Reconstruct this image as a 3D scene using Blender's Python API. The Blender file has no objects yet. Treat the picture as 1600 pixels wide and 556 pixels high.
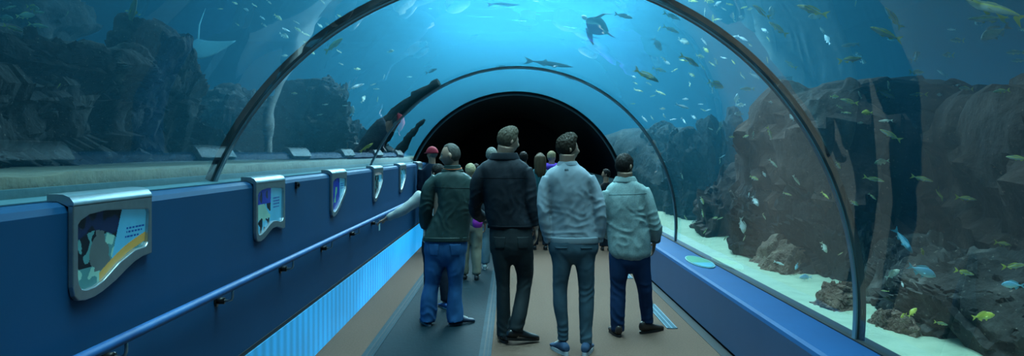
import bpy, math, random
import numpy as np
from mathutils import Vector, Matrix, noise
random.seed(7)
SC = bpy.context.scene
COL = SC.collection
# ------------------------------------------------------------------ camera
F = 1190.0            # focal length in pixels of the 1600 px wide frame
HZ = 239.0            # picture row of the horizon
EYE = 1.65
cd = bpy.data.cameras.new('camera')
cam = bpy.data.objects.new('camera', cd); COL.objects.link(cam)
cam.location = (0, 0, EYE); cam.rotation_euler = (math.pi/2, 0, 0)
cd.sensor_width = 36; cd.sensor_fit = 'HORIZONTAL'; cd.lens = F/1600*36
cd.shift_y = -(278-HZ)/1600; cd.clip_start = 0.05; cd.clip_end = 200
SC.camera = cam
# ------------------------------------------------------------------ view
SC.view_settings.view_transform = 'Standard'
SC.view_settings.look = 'None'
SC.view_settings.gamma = 1
SC.view_settings.use_curve_mapping = False
SC.view_settings.exposure = 0.0
cy = SC.cycles
cy.max_bounces = 10; cy.diffuse_bounces = 2; cy.glossy_bounces = 3
cy.transmission_bounces = 4; cy.transparent_max_bounces = 40; cy.volume_bounces = 1
cy.use_denoising = True
cy.sample_clamp_indirect = 4.0
cy.caustics_reflective = False; cy.caustics_refractive = False
# ------------------------------------------------------------------ world
w = bpy.data.worlds.new('hall_dark'); SC.world = w; w.use_nodes = True
w.node_tree.nodes['Background'].inputs[0].default_value = (0.01, 0.05, 0.09, 1)
w.node_tree.nodes['Background'].inputs[1].default_value = 0.3
# ------------------------------------------------------------------ lamps over the tank
def area(name, loc, sx, sy, power, color, rot=(0, 0, 0), spread=180):
    l = bpy.data.lights.new(name, 'AREA'); l.shape = 'RECTANGLE'
    l.size = sx; l.size_y = sy; l.energy = power; l.color = color; l.spread = math.radians(spread)
    o = bpy.data.objects.new(name, l); COL.objects.link(o)
    o.location = loc; o.rotation_euler = rot
    o['label'] = 'row of daylight lamps hung over the water of the tank'; o['category'] = 'lamp'; o['group'] = 'daylight lamps over the tank'
    return o
SURF = 6.6
area('tank_skylight', (0.5, 3.5, SURF+0.4), 3.6, 17, 960, (0.66, 0.95, 1.0), spread=72)
area('tank_skylight', (0.5, 24, SURF+0.4), 7, 18, 10500, (0.85, 0.97, 1.0))
area('tank_skylight', (6.5, 9, SURF+0.4), 4, 22, 150, (0.35, 0.85, 1.0))
area('tank_skylight', (-6.5, 10, SURF+0.4), 4, 20, 430, (0.35, 0.85, 1.0))

# ------------------------------------------------------------------ helpers
def pw(x, y, Z, dz=0.0):
    """the place in the hall of picture point (x, y) at distance Z ahead of the camera"""
    Z = Z + dz
    return Vector(((x-800)/F*Z, Z, EYE-(y-HZ)/F*Z))
def tag(o, label=None, cat=None, group=None, kind=None):
    if label: o['label'] = label
    if cat: o['category'] = cat
    if group: o['group'] = group
    if kind: o['kind'] = kind
    return o
def empty(name, loc, rz=0.0):
    o = bpy.data.objects.new(name, None); COL.objects.link(o)
    o.location = loc; o.rotation_euler = (0, 0, rz); o.empty_display_size = 0.1
    return o
def newobj(name, me, m=None, parent=None, smooth=False):
    if m is not None:
        for mm in (m if isinstance(m, (list, tuple)) else [m]): me.materials.append(mm)
    if smooth:
        me.polygons.foreach_set('use_smooth', [True]*len(me.polygons))
    o = bpy.data.objects.new(name, me); COL.objects.link(o)
    if parent is not None: o.parent = parent
    return o
class MB:
    """collects vertices and faces of one mesh"""
    def __init__(s): s.v = []; s.f = []; s.m = []
    def add(s, vs, fs, mi=0):
        b = len(s.v); s.v.extend([tuple(p) for p in vs])
        s.f.extend([tuple(b+i for i in f) for f in fs]); s.m.extend([mi]*len(fs)); return b
    def box(s, x0, x1, y0, y1, z0, z1, mi=0):
        vs = [(x, y, z) for z in (z0, z1) for y in (y0, y1) for x in (x0, x1)]
        s.add(vs, [(0, 2, 3, 1), (4, 5, 7, 6), (0, 1, 5, 4), (2, 6, 7, 3), (0, 4, 6, 2), (1, 3, 7, 5)], mi)
    def prism(s, prof, y0, y1, mi=0):
        """closed (x, z) outline pushed along y"""
        n = len(prof)
        vs = [(p[0], y0, p[1]) for p in prof]+[(p[0], y1, p[1]) for p in prof]
        fs = [(i, (i+1) % n, n+(i+1) % n, n+i) for i in range(n)]+[tuple(range(n))[::-1], tuple(range(n, 2*n))]
        s.add(vs, fs, mi)
    def grid(s, P, closed_u=False, mi=0, cap=False):
        """P[v][u] rows of points"""
        nv, nu = len(P), len(P[0]); vs = [p for r in P for p in r]; fs = []
        for j in range(nv-1):
            for i in range(nu if closed_u else nu-1):
                a = j*nu+i; b = j*nu+(i+1) % nu
                fs.append((a, b, b+nu, a+nu))
        if cap:
            fs.append(tuple(range(nu))[::-1]); fs.append(tuple(range((nv-1)*nu, nv*nu)))
        s.add(vs, fs, mi)
    def tube(s, pts, rad, n=10, mi=0, cap=True, flat=1.0, up=None):
        """tube through points; rad a number, a list, or a list of pairs"""
        pts = [Vector(p) for p in pts]; rows = []
        prev = None
        for i, p in enumerate(pts):
            d = (pts[min(i+1, len(pts)-1)]-pts[max(i-1, 0)]).normalized()
            ref = Vector(up) if up is not None else (Vector((0, 0, 1)) if abs(d.z) < .9 else Vector((0, 1, 0)))
            if prev is not None and up is None: a = (prev-prev.dot(d)*d).normalized()
            else: a = d.cross(ref).normalized()
            prev = a; b = a.cross(d).normalized()
            r = rad[i] if isinstance(rad, (list, tuple)) else rad
            ra, rb = r if isinstance(r, (list, tuple)) else (r, r*flat)
            rows.append([p+a*(math.cos(t)*ra)+b*(math.sin(t)*rb) for t in [2*math.pi*k/n for k in range(n)]])
        s.grid(rows, True, mi, cap)
    def ball(s, c, r, nu=16, nv=10, mi=0, R=None):
        r = r if isinstance(r, (list, tuple)) else (r, r, r); c = Vector(c); rows = []
        for j in range(nv+1):
            ph = math.pi*(j/nv)*0.98+0.01*math.pi
            row = []
            for k in range(nu):
                t = 2*math.pi*k/nu
                q = Vector((r[0]*math.sin(ph)*math.cos(t), r[1]*math.sin(ph)*math.sin(t), -r[2]*math.cos(ph)))
                if R is not None: q = R @ q
                row.append(c+q)
            rows.append(row)
        s.grid(rows, True, mi, True)
    def mesh(s, name='m'):
        me = bpy.data.meshes.new(name); me.from_pydata(s.v, [], s.f)
        me.polygons.foreach_set('material_index', s.m); me.validate(); me.update(); return me
    def build(s, name, m=None, parent=None, smooth=False, fix=True):
        me = s.mesh(name)
        if fix:
            import bmesh
            bm = bmesh.new(); bm.from_mesh(me); bmesh.ops.recalc_face_normals(bm, faces=bm.faces); bm.to_mesh(me); bm.free()
        return newobj(name, me, m, parent, smooth)
def crspline(pts, n):
    """Catmull-Rom through rows of numbers, n steps per span"""
    P = [np.array(p, float) for p in pts]; P = [2*P[0]-P[1]]+P+[2*P[-1]-P[-2]]; out = []
    for i in range(1, len(P)-2):
        for k in range(n):
            t = k/n
            out.append(0.5*((2*P[i])+(P[i+1]-P[i-1])*t+(2*P[i-1]-5*P[i]+4*P[i+1]-P[i+2])*t*t+(-P[i-1]+3*P[i]-3*P[i+1]+P[i+2])*t**3))
    out.append(P[-2]); return out
# ------------------------------------------------------------------ materials
def nodes(name):
    m = bpy.data.materials.new(name); m.use_nodes = True
    nt = m.node_tree; nt.nodes.clear()
    out = nt.nodes.new('ShaderNodeOutputMaterial')
    return m, nt, out
def mat(name, col, rough=0.6, col2=None, scale=8.0, bump=0.0, bscale=None, bdist=0.02, metal=0.0, spec=0.5, stretch=(1, 1, 1), detail=4, contrast=0.5, coat=0.0):
    m, nt, out = nodes(name); N = nt.nodes.new; L = nt.links.new
    p = N('ShaderNodeBsdfPrincipled'); L(p.outputs[0], out.inputs[0])
    p.inputs['Roughness'].default_value = rough; p.inputs['Metallic'].default_value = metal
    p.inputs['Specular IOR Level'].default_value = spec; p.inputs['Coat Weight'].default_value = coat
    tc = N('ShaderNodeTexCoord'); mp = N('ShaderNodeMapping'); mp.inputs['Scale'].default_value = stretch
    L(tc.outputs['Object'], mp.inputs[0])
    nz = N('ShaderNodeTexNoise'); nz.inputs['Scale'].default_value = scale; nz.inputs['Detail'].default_value = detail
    L(mp.outputs[0], nz.inputs['Vector'])
    rp = N('ShaderNodeValToRGB'); c2 = col2 if col2 else tuple(c*0.8 for c in col)
    rp.color_ramp.elements[0].color = (*c2, 1); rp.color_ramp.elements[1].color = (*col, 1)
    rp.color_ramp.elements[0].position = 0.5-contrast/2; rp.color_ramp.elements[1].position = 0.5+contrast/2
    L(nz.outputs[0], rp.inputs[0]); L(rp.outputs[0], p.inputs['Base Color'])
    if bump:
        b = N('ShaderNodeBump'); b.inputs['Strength'].default_value = bump; b.inputs['Distance'].default_value = bdist
        n2 = N('ShaderNodeTexNoise'); n2.inputs['Scale'].default_value = bscale or scale*3; n2.inputs['Detail'].default_value = 5
        L(mp.outputs[0], n2.inputs['Vector']); L(n2.outputs[0], b.inputs['Height']); L(b.outputs[0], p.inputs['Normal'])
    return m
def emit(name, col, strength=1.0):
    m, nt, out = nodes(name); e = nt.nodes.new('ShaderNodeEmission')
    e.inputs[0].default_value = (*col, 1); e.inputs[1].default_value = strength
    nt.links.new(e.outputs[0], out.inputs[0]); return m
def clear_mat(name, ior=1.44, tint=(0.93, 0.985, 0.99), rough=0.0, wob=0.0):
    """clear acrylic: see-through with a mirror sheen that grows at a slant"""
    m, nt, out = nodes(name); N = nt.nodes.new; L = nt.links.new
    tr = N('ShaderNodeBsdfTransparent'); tr.inputs[0].default_value = (*tint, 1)
    gl = N('ShaderNodeBsdfGlossy'); gl.inputs['Roughness'].default_value = rough; gl.inputs['Color'].default_value = (1, 1, 1, 1)
    fr = N('ShaderNodeFresnel'); fr.inputs[0].default_value = ior
    # only the face that meets the ray first mirrors (the far face has no air behind it)
    ge = N('ShaderNodeNewGeometry'); iv = N('ShaderNodeMath'); iv.operation = 'SUBTRACT'; iv.inputs[0].default_value = 1; L(ge.outputs['Backfacing'], iv.inputs[1])
    mu = N('ShaderNodeMath'); mu.operation = 'MULTIPLY'; L(fr.outputs[0], mu.inputs[0]); L(iv.outputs[0], mu.inputs[1])
    mx = N('ShaderNodeMixShader'); L(mu.outputs[0], mx.inputs[0]); L(tr.outputs[0], mx.inputs[1]); L(gl.outputs[0], mx.inputs[2])
    if wob:
        tc = N('ShaderNodeTexCoord'); nz = N('ShaderNodeTexNoise'); nz.inputs['Scale'].default_value = 1.3; nz.inputs['Detail'].default_value = 1.5
        L(tc.outputs['Object'], nz.inputs['Vector'])
        b = N('ShaderNodeBump'); b.inputs['Strength'].default_value = wob; b.inputs['Distance'].default_value = 0.03
        L(nz.outputs[0], b.inputs['Height']); L(b.outputs[0], gl.inputs['Normal'])
    L(mx.outputs[0], out.inputs[0]); return m
M = {}
M['wallblue'] = mat('painted_wall_blue', (0.005, 0.066, 0.165), 0.5, (0.004, 0.058, 0.145), 2.0, spec=0.25)
M['ledgeblue'] = mat('painted_ledge_blue', (0.003, 0.06, 0.18), 0.6, (0.003, 0.052, 0.16), 3.0, spec=0.2)
M['ledgeface'] = mat('painted_ledge_face', (0.035, 0.10, 0.22), 0.5, (0.03, 0.09, 0.20), 3.0)
M['sill'] = mat('sill_grey', (0.10, 0.24, 0.28), 0.4, (0.07, 0.19, 0.23), 6.0)
M['curb'] = mat('curb_concrete', (0.09, 0.22, 0.25), 0.7, (0.06, 0.17, 0.20), 9.0, 0.2)
M['dark'] = mat('dark_groove_and_shade', (0.008, 0.012, 0.016), 0.7)
M['darkroom'] = mat('dark_hall_paint', (0.006, 0.016, 0.024), 0.8)
M['carpet'] = mat('brown_carpet', (0.135, 0.085, 0.064), 0.95, (0.10, 0.063, 0.047), 60.0, 0.3, 250.0, spec=0.1)
M['belt'] = mat('walkway_belt', (0.009, 0.022, 0.029), 0.62, (0.006, 0.015, 0.021), 2.5, 0.1, 40.0, stretch=(1, 0.35, 1), spec=0.06)
M['belttrim'] = mat('walkway_trim', (0.02, 0.045, 0.06), 0.6, (0.012, 0.03, 0.04), 6.0, spec=0.06)
M['steel'] = mat('brushed_steel', (0.42, 0.5, 0.52), 0.33, (0.35, 0.42, 0.45), 30, metal=0.85)
M['gasket'] = mat('seam_gasket', (0.055, 0.075, 0.085), 0.35, (0.04, 0.055, 0.065), 5.0)
M['seamlight'] = mat('seam_edge', (0.13, 0.24, 0.30), 0.3, (0.10, 0.20, 0.26), 5.0)
M['rail'] = mat('rail_blue', (0.004, 0.06, 0.2), 0.5, (0.010, 0.12, 0.34), 5)
M['bracket'] = mat('bracket_black', (0.012, 0.014, 0.016), 0.3, metal=0.5)
M['acrylic'] = clear_mat('clear_acrylic', wob=0.12)
M['sand'] = mat('pale_sand', (0.46, 0.50, 0.34), 0.95, (0.34, 0.38, 0.25), 5.0, 0.5, 30.0)
M['sanddark'] = mat('olive_sand', (0.14, 0.145, 0.10), 0.95, (0.07, 0.075, 0.05), 9.0, 0.6, 30.0)
M['tankwall'] = mat('tank_wall_paint', (0.02, 0.12, 0.2), 0.9)

# water
def water():
    m, nt, out = nodes('tank_water'); N = nt.nodes.new; L = nt.links.new
    s = N('ShaderNodeVolumeScatter'); s.inputs['Color'].default_value = (0.16, 0.64, 0.86, 1); s.inputs['Density'].default_value = 0.025
    s.inputs['Anisotropy'].default_value = 0.65
    a = N('ShaderNodeVolumeAbsorption'); a.inputs['Color'].default_value = (0.22, 0.65, 0.81, 1); a.inputs['Density'].default_value = 0.115
    ad = N('ShaderNodeAddShader'); L(s.outputs[0], ad.inputs[0]); L(a.outputs[0], ad.inputs[1]); L(ad.outputs[0], out.inputs['Volume'])
    return m
M['water'] = water()

# ------------------------------------------------------------------ the tunnel
CX, CZ, R, TH = 0.068, 0.69, 2.075, 0.07
Y0, YR1, YR2, YR3, YE = -5.0, 4.74, 9.98, 14.6, 24.0
SILL, LEDGE = 1.47, 0.49
def ang(x_side, z, r=R):
    s = math.asin((z-CZ)/r)
    return s if x_side > 0 else math.pi-s
def arc(r, a0, a1, n): return [(CX+r*math.cos(a0+(a1-a0)*i/n), CZ+r*math.sin(a0+(a1-a0)*i/n)) for i in range(n+1)]
def shell(name, y0, y1, a0, a1, r0, r1, m, n=96, kind='structure', ny=1):
    b = MB(); pi_ = arc(r0, a0, a1, n); po = arc(r1, a0, a1, n)
    b.prism(pi_+po[::-1], y0, y1)
    o = b.build(name, m, smooth=False); 
    for p in o.data.polygons: p.use_smooth = len(p.vertices) == 4
    o.data.set_sharp_from_angle(angle=math.radians(40))
    if kind: o['kind'] = kind
    return o
aR, aL = ang(1, LEDGE), ang(-1, SILL)
g = 0.025
shell('window_1', Y0, YR1-g, aR, aL, R, R+TH, M['acrylic'])
shell('window_2', YR1+g, YR2-g, aR, aL, R, R+TH, M['acrylic'])
shell('window_3', YR2+g, YR3-g, aR, aL, R, R+TH, M['acrylic'])
for i, yy in enumerate((YR1, YR2, YR3)):
    rt = R+(0.05 if i == 0 else 0.022)
    t = shell('trim_%d' % (i+1), yy-g, yy+g, aR, aL, R-0.004, rt, M['gasket'])
    e = shell('seam_edge', yy-g-0.004, yy+g-0.01, aR, aL, R-(0.014 if i == 0 else 0.012), R-0.004, M['seamlight'], kind=None); e.parent = t
    e = shell('seam_glass', yy-g, yy+g, aR, aL, rt, R+TH, M['acrylic'], kind=None); e.parent = t
# the tunnel goes on behind the third seam as a dark vault with a last window on its right
shell('ceiling', YR3+g, YE, math.radians(12), math.pi*1.06, R, R+TH, M['darkroom'])
shell('window_4', YR3+g, YE, aR, math.radians(12), R, R+TH, M['acrylic'])
b = MB(); b.prism([(x, z) for x, z in arc(R+0.05, aR, math.pi*1.06, 60)]+[(-1.9, 0), (1.9, 0)], YE, YE+0.1); tag(b.build('wall_back', M['darkroom']), kind='structure')
b = MB(); b.box(-2.3, 2.4, Y0-0.1, Y0, -0.1, 2.9); tag(b.build('wall_front', M['darkroom']), kind='structure')

# the water body: a box of water with the tunnel left out
b = MB()
X0w, X1w, Z0w, Z1w = -15, 15, -0.4, SURF
hole = arc(R+TH+0.004, ang(1, LEDGE-0.02, R+TH), ang(-1, SILL-0.02, R+TH), 96)
hole = hole+[(hole[-1][0], -0.25), (hole[0][0], -0.25)]
outer = []
for (x, z) in hole:   # spread the outline out to the box
    dx, dz = x-CX, z-CZ; k = 1e9
    if dx > 0: k = min(k, (X1w-CX)/dx)
    if dx < 0: k = min(k, (X0w-CX)/dx)
    if dz > 0: k = min(k, (Z1w-CZ)/dz)
    if dz < 0: k = min(k, (Z0w-CZ)/dz)
    outer.append((CX+dx*k, CZ+dz*k))
# put the four corners of the box in exactly
for cxn, czn in ((X1w, Z1w), (X0w, Z1w), (X0w, Z0w), (X1w, Z0w)):
    k = min(range(len(outer)), key=lambda i: (outer[i][0]-cxn)**2+(outer[i][1]-czn)**2); outer[k] = (cxn, czn)
n = len(hole); ya, yb = Y0-1, 38.0
vs = [(x, ya, z) for x, z in hole]+[(x, yb, z) for x, z in hole]+[(x, ya, z) for x, z in outer]+[(x, yb, z) for x, z in outer]
fs = []
for i in range(n):
    j = (i+1) % n
    fs += [(i, j, n+j, n+i), (2*n+i, 3*n+i, 3*n+j, 2*n+j), (i, 2*n+i, 2*n+j, j), (n+i, n+j, 3*n+j, 3*n+i)]
b.add(vs, fs); wo = b.build('tank_water', M['water'])
tag(wo, 'clear blue water of the big tank around the glass tunnel', 'water', kind='stuff')

# tank bottom and walls
def fbm(x, y, z, s, o=4): return noise.fractal(Vector((x*s, y*s, z*s)), 0.9, 2.0, o)
b = MB(); rows = []
ys = [Y0-1+0.35*i for i in range(126)]; xs = [2.215, 2.25, 2.3, 2.4, 2.55, 2.8, 3.1, 3.5, 4, 4.6, 5.5, 7, 9, 12, 14.9]
for y in ys:
    rows.append([(x, y, 0.40+0.05*fbm(x, y, 0, 1.1)+0.02*fbm(x, y, 3, 4)+0.05*min(1, max(0, (x-2.3)))) for x in xs])
b.grid(rows); tag(b.build('sand_bed', M['sand'], smooth=True, fix=False), 'pale sand on the tank bottom beyond the low blue ledge', 'sand', kind='stuff')
b = MB(); rows = []
xs = [-1.952, -1.953, -2.0, -2.1, -2.25, -2.5, -2.8, -3.2, -3.7, -4.4, -5.5, -7, -10, -14.9]
ys = [Y0-1+0.06*i for i in range(400)]+[Y0-1+24+0.5*i for i in range(40)]
for y in ys:
    r = []
    for i, x in enumerate(xs):
        z = 1.562+0.012*fbm(x, y, 0, 2.3)+0.006*fbm(x, y, 7, 9)-0.02*min(1, (-1.95-x))
        if i == 0: z = 1.505
        r.append((x, y, z))
    rows.append(r)
b.grid(rows); tag(b.build('sand_bank', M['sanddark'], smooth=True, fix=False), 'olive sand bank pressed against the glass above the signs', 'sand', kind='stuff')
b = MB(); b.box(-2.1, -1.935, Y0, YR3, 1.30, 1.508); tag(b.build('trim_4', M['curb']), kind='structure')
b = MB(); b.box(2.21, 2.30, Y0, YE, 0.2, 0.452); tag(b.build('trim_5', M['dark']), kind='structure')
b = MB(); b.box(-15.2, -15.0, -6, 38, -0.4, 7.2); tag(b.build('wall_left_tank', M['tankwall']), kind='structure')
b = MB(); b.box(15.0, 15.2, -6, 38, -0.4, 7.2); tag(b.build('wall_right_tank', M['tankwall']), kind='structure')
b = MB(); b.box(-15.2, 15.2, 38, 38.2, -0.4, 7.2); tag(b.build('wall_far_tank', M['tankwall']), kind='structure')
# rippled surface of the water seen from underneath
def surf_mat():
    m, nt, out = nodes('water_surface'); N = nt.nodes.new; L = nt.links.new
    tr = N('ShaderNodeBsdfTransparent'); tr.inputs[0].default_value = (0.95, 1, 1, 1)
    gl = N('ShaderNodeBsdfGlossy'); gl.inputs['Roughness'].default_value = 0.12
    fr = N('ShaderNodeFresnel'); ge = N('ShaderNodeNewGeometry')
    mr = N('ShaderNodeMapRange'); mr.inputs[3].default_value = 1.33; mr.inputs[4].default_value = 1/1.33; L(ge.outputs['Backfacing'], mr.inputs[0]); L(mr.outputs[0], fr.inputs[0])
    mx = N('ShaderNodeMixShader'); L(fr.outputs[0], mx.inputs[0]); L(tr.outputs[0], mx.inputs[1]); L(gl.outputs[0], mx.inputs[2])
    L(mx.outputs[0], out.inputs[0]); return m
b = MB(); rows = []
for j in range(130):
    y = -5.9+43.7*j/129
    rows.append([(x, y, SURF+0.02+0.10*fbm(x, y, 1, 0.8)) for x in [-14.8+29.6*i/90 for i in range(91)]])
b.grid(rows); tag(b.build('water_surface', surf_mat(), smooth=True, fix=False), 'rippled surface of the tank water overhead', 'water', kind='stuff')

# ------------------------------------------------------------------ hall floor
b = MB(); b.box(-1.70, 1.72, Y0, YE, -0.1, 0.0); tag(b.build('floor', M['carpet']), kind='structure')
b = MB(); b.box(1.70, 2.15, Y0, YE, -0.1, -0.012); b.box(1.70, 1.79, Y0, YE, -0.012, 0.004); tag(b.build('kick_shade_strip', M['dark']), kind='structure')  # black strip stands in for the shade at the foot of the ledge
# moving walkway belt
t = empty('moving_walkway', (-0.70, 5, 0)); tag(t, 'dark blue-green moving walkway belt set into the brown carpet', 'walkway')
def rel(o, p): 
    o.parent = p; o.matrix_parent_inverse = Matrix.Translation(-Vector(p.location)); return o
b = MB(); b.box(-1.12, -0.27, Y0, 19, 0.0, 0.006); rel(b.build('belt', M['belt']), t)
for xa in (-1.22, -0.27):
    b = MB(); b.box(xa, xa+0.10, Y0, 19, 0.0, 0.010)
    rel(b.build('edge_trim', M['belttrim']), t)
    b = MB(); b.box(xa+0.035, xa+0.048, Y0, 19, 0.010, 0.0115); b.box(xa+0.07, xa+0.076, Y0, 19, 0.010, 0.0115)
    rel(b.build('groove', M['dark']), t)

# ------------------------------------------------------------------ left wall
b = MB()
prof = [(-1.62, 0.452), (-1.62, 1.432), (-1.630, 1.455), (-1.655, SILL), (-1.70, SILL), (-1.70, SILL-0.02), (-1.725, SILL-0.02), (-1.725, SILL), (-1.90, SILL), (-1.96, 1.2), (-1.96, 0), (-1.70, 0), (-1.70, 0.452)]
b.prism(prof, Y0, YR3+0.3); wl = tag(b.build('wall_left', M['wallblue']), kind='structure')
b = MB(); b.box(-1.90, -1.726, Y0, YR3+0.3, SILL, SILL+0.004); tag(b.build('trim_6', M['sill']), kind='structure')
b = MB(); b.box(-1.95, -1.66, YR3+0.3, YE, 0, 1.30); tag(b.build('wall_left_hall', M['darkroom']), kind='structure')
# right ledge
b = MB()
prof = [(1.785, 0.03), (1.775, 0.455), (1.785, 0.478), (1.81, LEDGE), (2.118, LEDGE), (2.118, LEDGE-0.03), (2.2, LEDGE-0.03), (2.2, 0.03)]
b.prism(prof, Y0, YE); o = b.build('wall_right', [M['ledgeface'], M['ledgeblue']])
for p in o.data.polygons:
    c = p.center
    if c.z > 0.46: p.material_index = 1
tag(o, kind='structure')
b = MB(); b.box(2.112, 2.135, Y0, YE, LEDGE, LEDGE+0.008); tag(b.build('trim_7', M['dark']), kind='structure')
# dark gap over the lit kick panel
b = MB(); b.box(-1.70, -1.615, Y0, YR3+0.3, 0.425, 0.452); tag(b.build('trim_8', M['dark']), kind='structure')
# back-lit ribbed kick panels
def litpanel():
    m, nt, out = nodes('backlit_ribbed_panel'); N = nt.nodes.new; L = nt.links.new
    tc = N('ShaderNodeTexCoord'); sp = N('ShaderNodeSeparateXYZ'); L(tc.outputs['Object'], sp.inputs[0])
    # lamps stand behind the panel at even steps: bright bars with darker gaps
    w1 = N('ShaderNodeMath'); w1.operation = 'MULTIPLY'; w1.inputs[1].default_value = 2*math.pi/0.155; L(sp.outputs['Y'], w1.inputs[0])
    s1 = N('ShaderNodeMath'); s1.operation = 'SINE'; L(w1.outputs[0], s1.inputs[0])
    mr = N('ShaderNodeMapRange'); mr.inputs[1].default_value = -1; mr.inputs[2].default_value = 1; mr.inputs[3].default_value = 0.62; mr.inputs[4].default_value = 1.0; L(s1.outputs[0], mr.inputs[0])
    # fine slanting weave
    ad = N('ShaderNodeMath'); ad.operation = 'ADD'; L(sp.outputs['Y'], ad.inputs[0]); L(sp.outputs['Z'], ad.inputs[1])
    w2 = N('ShaderNodeMath'); w2.operation = 'MULTIPLY'; w2.inputs[1].default_value = 2*math.pi/0.022; L(ad.outputs[0], w2.inputs[0])
    s2 = N('ShaderNodeMath'); s2.operation = 'SINE'; L(w2.outputs[0], s2.inputs[0])
    m2 = N('ShaderNodeMapRange'); m2.inputs[1].default_value = -1; m2.inputs[2].default_value = 1; m2.inputs[3].default_value = 0.78; m2.inputs[4].default_value = 1.0; L(s2.outputs[0], m2.inputs[0])
    nz = N('ShaderNodeTexNoise'); nz.inputs['Scale'].default_value = 0.6; L(tc.outputs['Object'], nz.inputs['Vector'])
    m3 = N('ShaderNodeMapRange'); m3.inputs[1].default_value = 0.35; m3.inputs[2].default_value = 0.65; m3.inputs[3].default_value = 0.6; m3.inputs[4].default_value = 1.05; L(nz.outputs[0], m3.inputs[0])
    # brightness change with viewing angle painted into the glow: dim near, full further on
    m4 = N('ShaderNodeMapRange'); m4.inputs[1].default_value = 3.5; m4.inputs[2].default_value = 8.0; m4.inputs[3].default_value = 0.14; m4.inputs[4].default_value = 1.0; L(sp.outputs['Y'], m4.inputs[0])
    a = N('ShaderNodeMath'); a.operation = 'MULTIPLY'; L(mr.outputs[0], a.inputs[0]); L(m2.outputs[0], a.inputs[1])
    c = N('ShaderNodeMath'); c.operation = 'MULTIPLY'; L(a.outputs[0], c.inputs[0]); L(m3.outputs[0], c.inputs[1])
    d = N('ShaderNodeMath'); d.operation = 'MULTIPLY'; L(c.outputs[0], d.inputs[0]); L(m4.outputs[0], d.inputs[1])
    k = N('ShaderNodeMath'); k.operation = 'MULTIPLY'; k.inputs[1].default_value = 1.8; L(d.outputs[0], k.inputs[0])
    p = N('ShaderNodeBsdfPrincipled'); p.inputs['Base Color'].default_value = (0.05, 0.16, 0.24, 1); p.inputs['Roughness'].default_value = 0.35
    p.inputs['Emission Color'].default_value = (0.012, 0.33, 0.80, 1); L(k.outputs[0], p.inputs['Emission Strength'])
    L(p.outputs[0], out.inputs[0]); return m
ML = litpanel()
b = MB(); b.box(-1.69, -1.605, Y0, YR3+0.3, 0.0, 0.425); tag(b.build('trim_9', ML), kind='structure')
# ------------------------------------------------------------------ rocks in the tank
def rockmat(name, c1, c2, c3, scale=1.6):
    m, nt, out = nodes(name); N = nt.nodes.new; L = nt.links.new
    p = N('ShaderNodeBsdfPrincipled'); p.inputs['Roughness'].default_value = 0.92; p.inputs['Specular IOR Level'].default_value = 0.15
    tc = N('ShaderNodeTexCoord')
    n1 = N('ShaderNodeTexNoise'); n1.inputs['Scale'].default_value = scale; n1.inputs['Detail'].default_value = 8; n1.inputs['Distortion'].default_value = 1.0
    L(tc.outputs['Object'], n1.inputs['Vector'])
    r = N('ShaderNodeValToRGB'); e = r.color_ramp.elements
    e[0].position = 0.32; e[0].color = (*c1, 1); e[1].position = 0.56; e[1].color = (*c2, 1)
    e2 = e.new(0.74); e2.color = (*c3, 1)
    L(n1.outputs[0], r.inputs[0])
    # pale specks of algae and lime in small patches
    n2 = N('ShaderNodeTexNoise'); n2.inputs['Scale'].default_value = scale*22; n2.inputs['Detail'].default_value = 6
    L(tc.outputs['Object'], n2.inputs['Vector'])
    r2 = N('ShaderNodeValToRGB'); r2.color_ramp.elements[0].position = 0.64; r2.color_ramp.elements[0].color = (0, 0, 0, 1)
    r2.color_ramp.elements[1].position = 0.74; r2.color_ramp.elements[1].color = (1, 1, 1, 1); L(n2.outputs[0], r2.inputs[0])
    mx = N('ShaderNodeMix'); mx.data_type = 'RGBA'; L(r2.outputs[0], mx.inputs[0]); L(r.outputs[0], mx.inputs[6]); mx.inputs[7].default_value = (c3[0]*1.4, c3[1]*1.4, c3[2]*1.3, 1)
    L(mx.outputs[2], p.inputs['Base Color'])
    n3 = N('ShaderNodeTexNoise'); n3.inputs['Scale'].default_value = scale*6; n3.inputs['Detail'].default_value = 8
    L(tc.outputs['Object'], n3.inputs['Vector'])
    b = N('ShaderNodeBump'); b.inputs['Strength'].default_value = 0.9; b.inputs['Distance'].default_value = 0.06
    L(n3.outputs[0], b.inputs['Height']); L(b.outputs[0], p.inputs['Normal'])
    L(p.outputs[0], out.inputs[0]); return m
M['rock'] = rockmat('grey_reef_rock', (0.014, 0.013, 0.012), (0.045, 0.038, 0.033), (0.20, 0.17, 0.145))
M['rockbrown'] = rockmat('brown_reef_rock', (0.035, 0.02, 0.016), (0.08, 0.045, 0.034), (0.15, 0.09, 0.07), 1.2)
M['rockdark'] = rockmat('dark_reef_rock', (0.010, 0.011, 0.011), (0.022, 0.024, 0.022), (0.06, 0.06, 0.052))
M['coral'] = rockmat('coral_rock', (0.12, 0.07, 0.05), (0.22, 0.14, 0.10), (0.34, 0.25, 0.18), 6)

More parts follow.
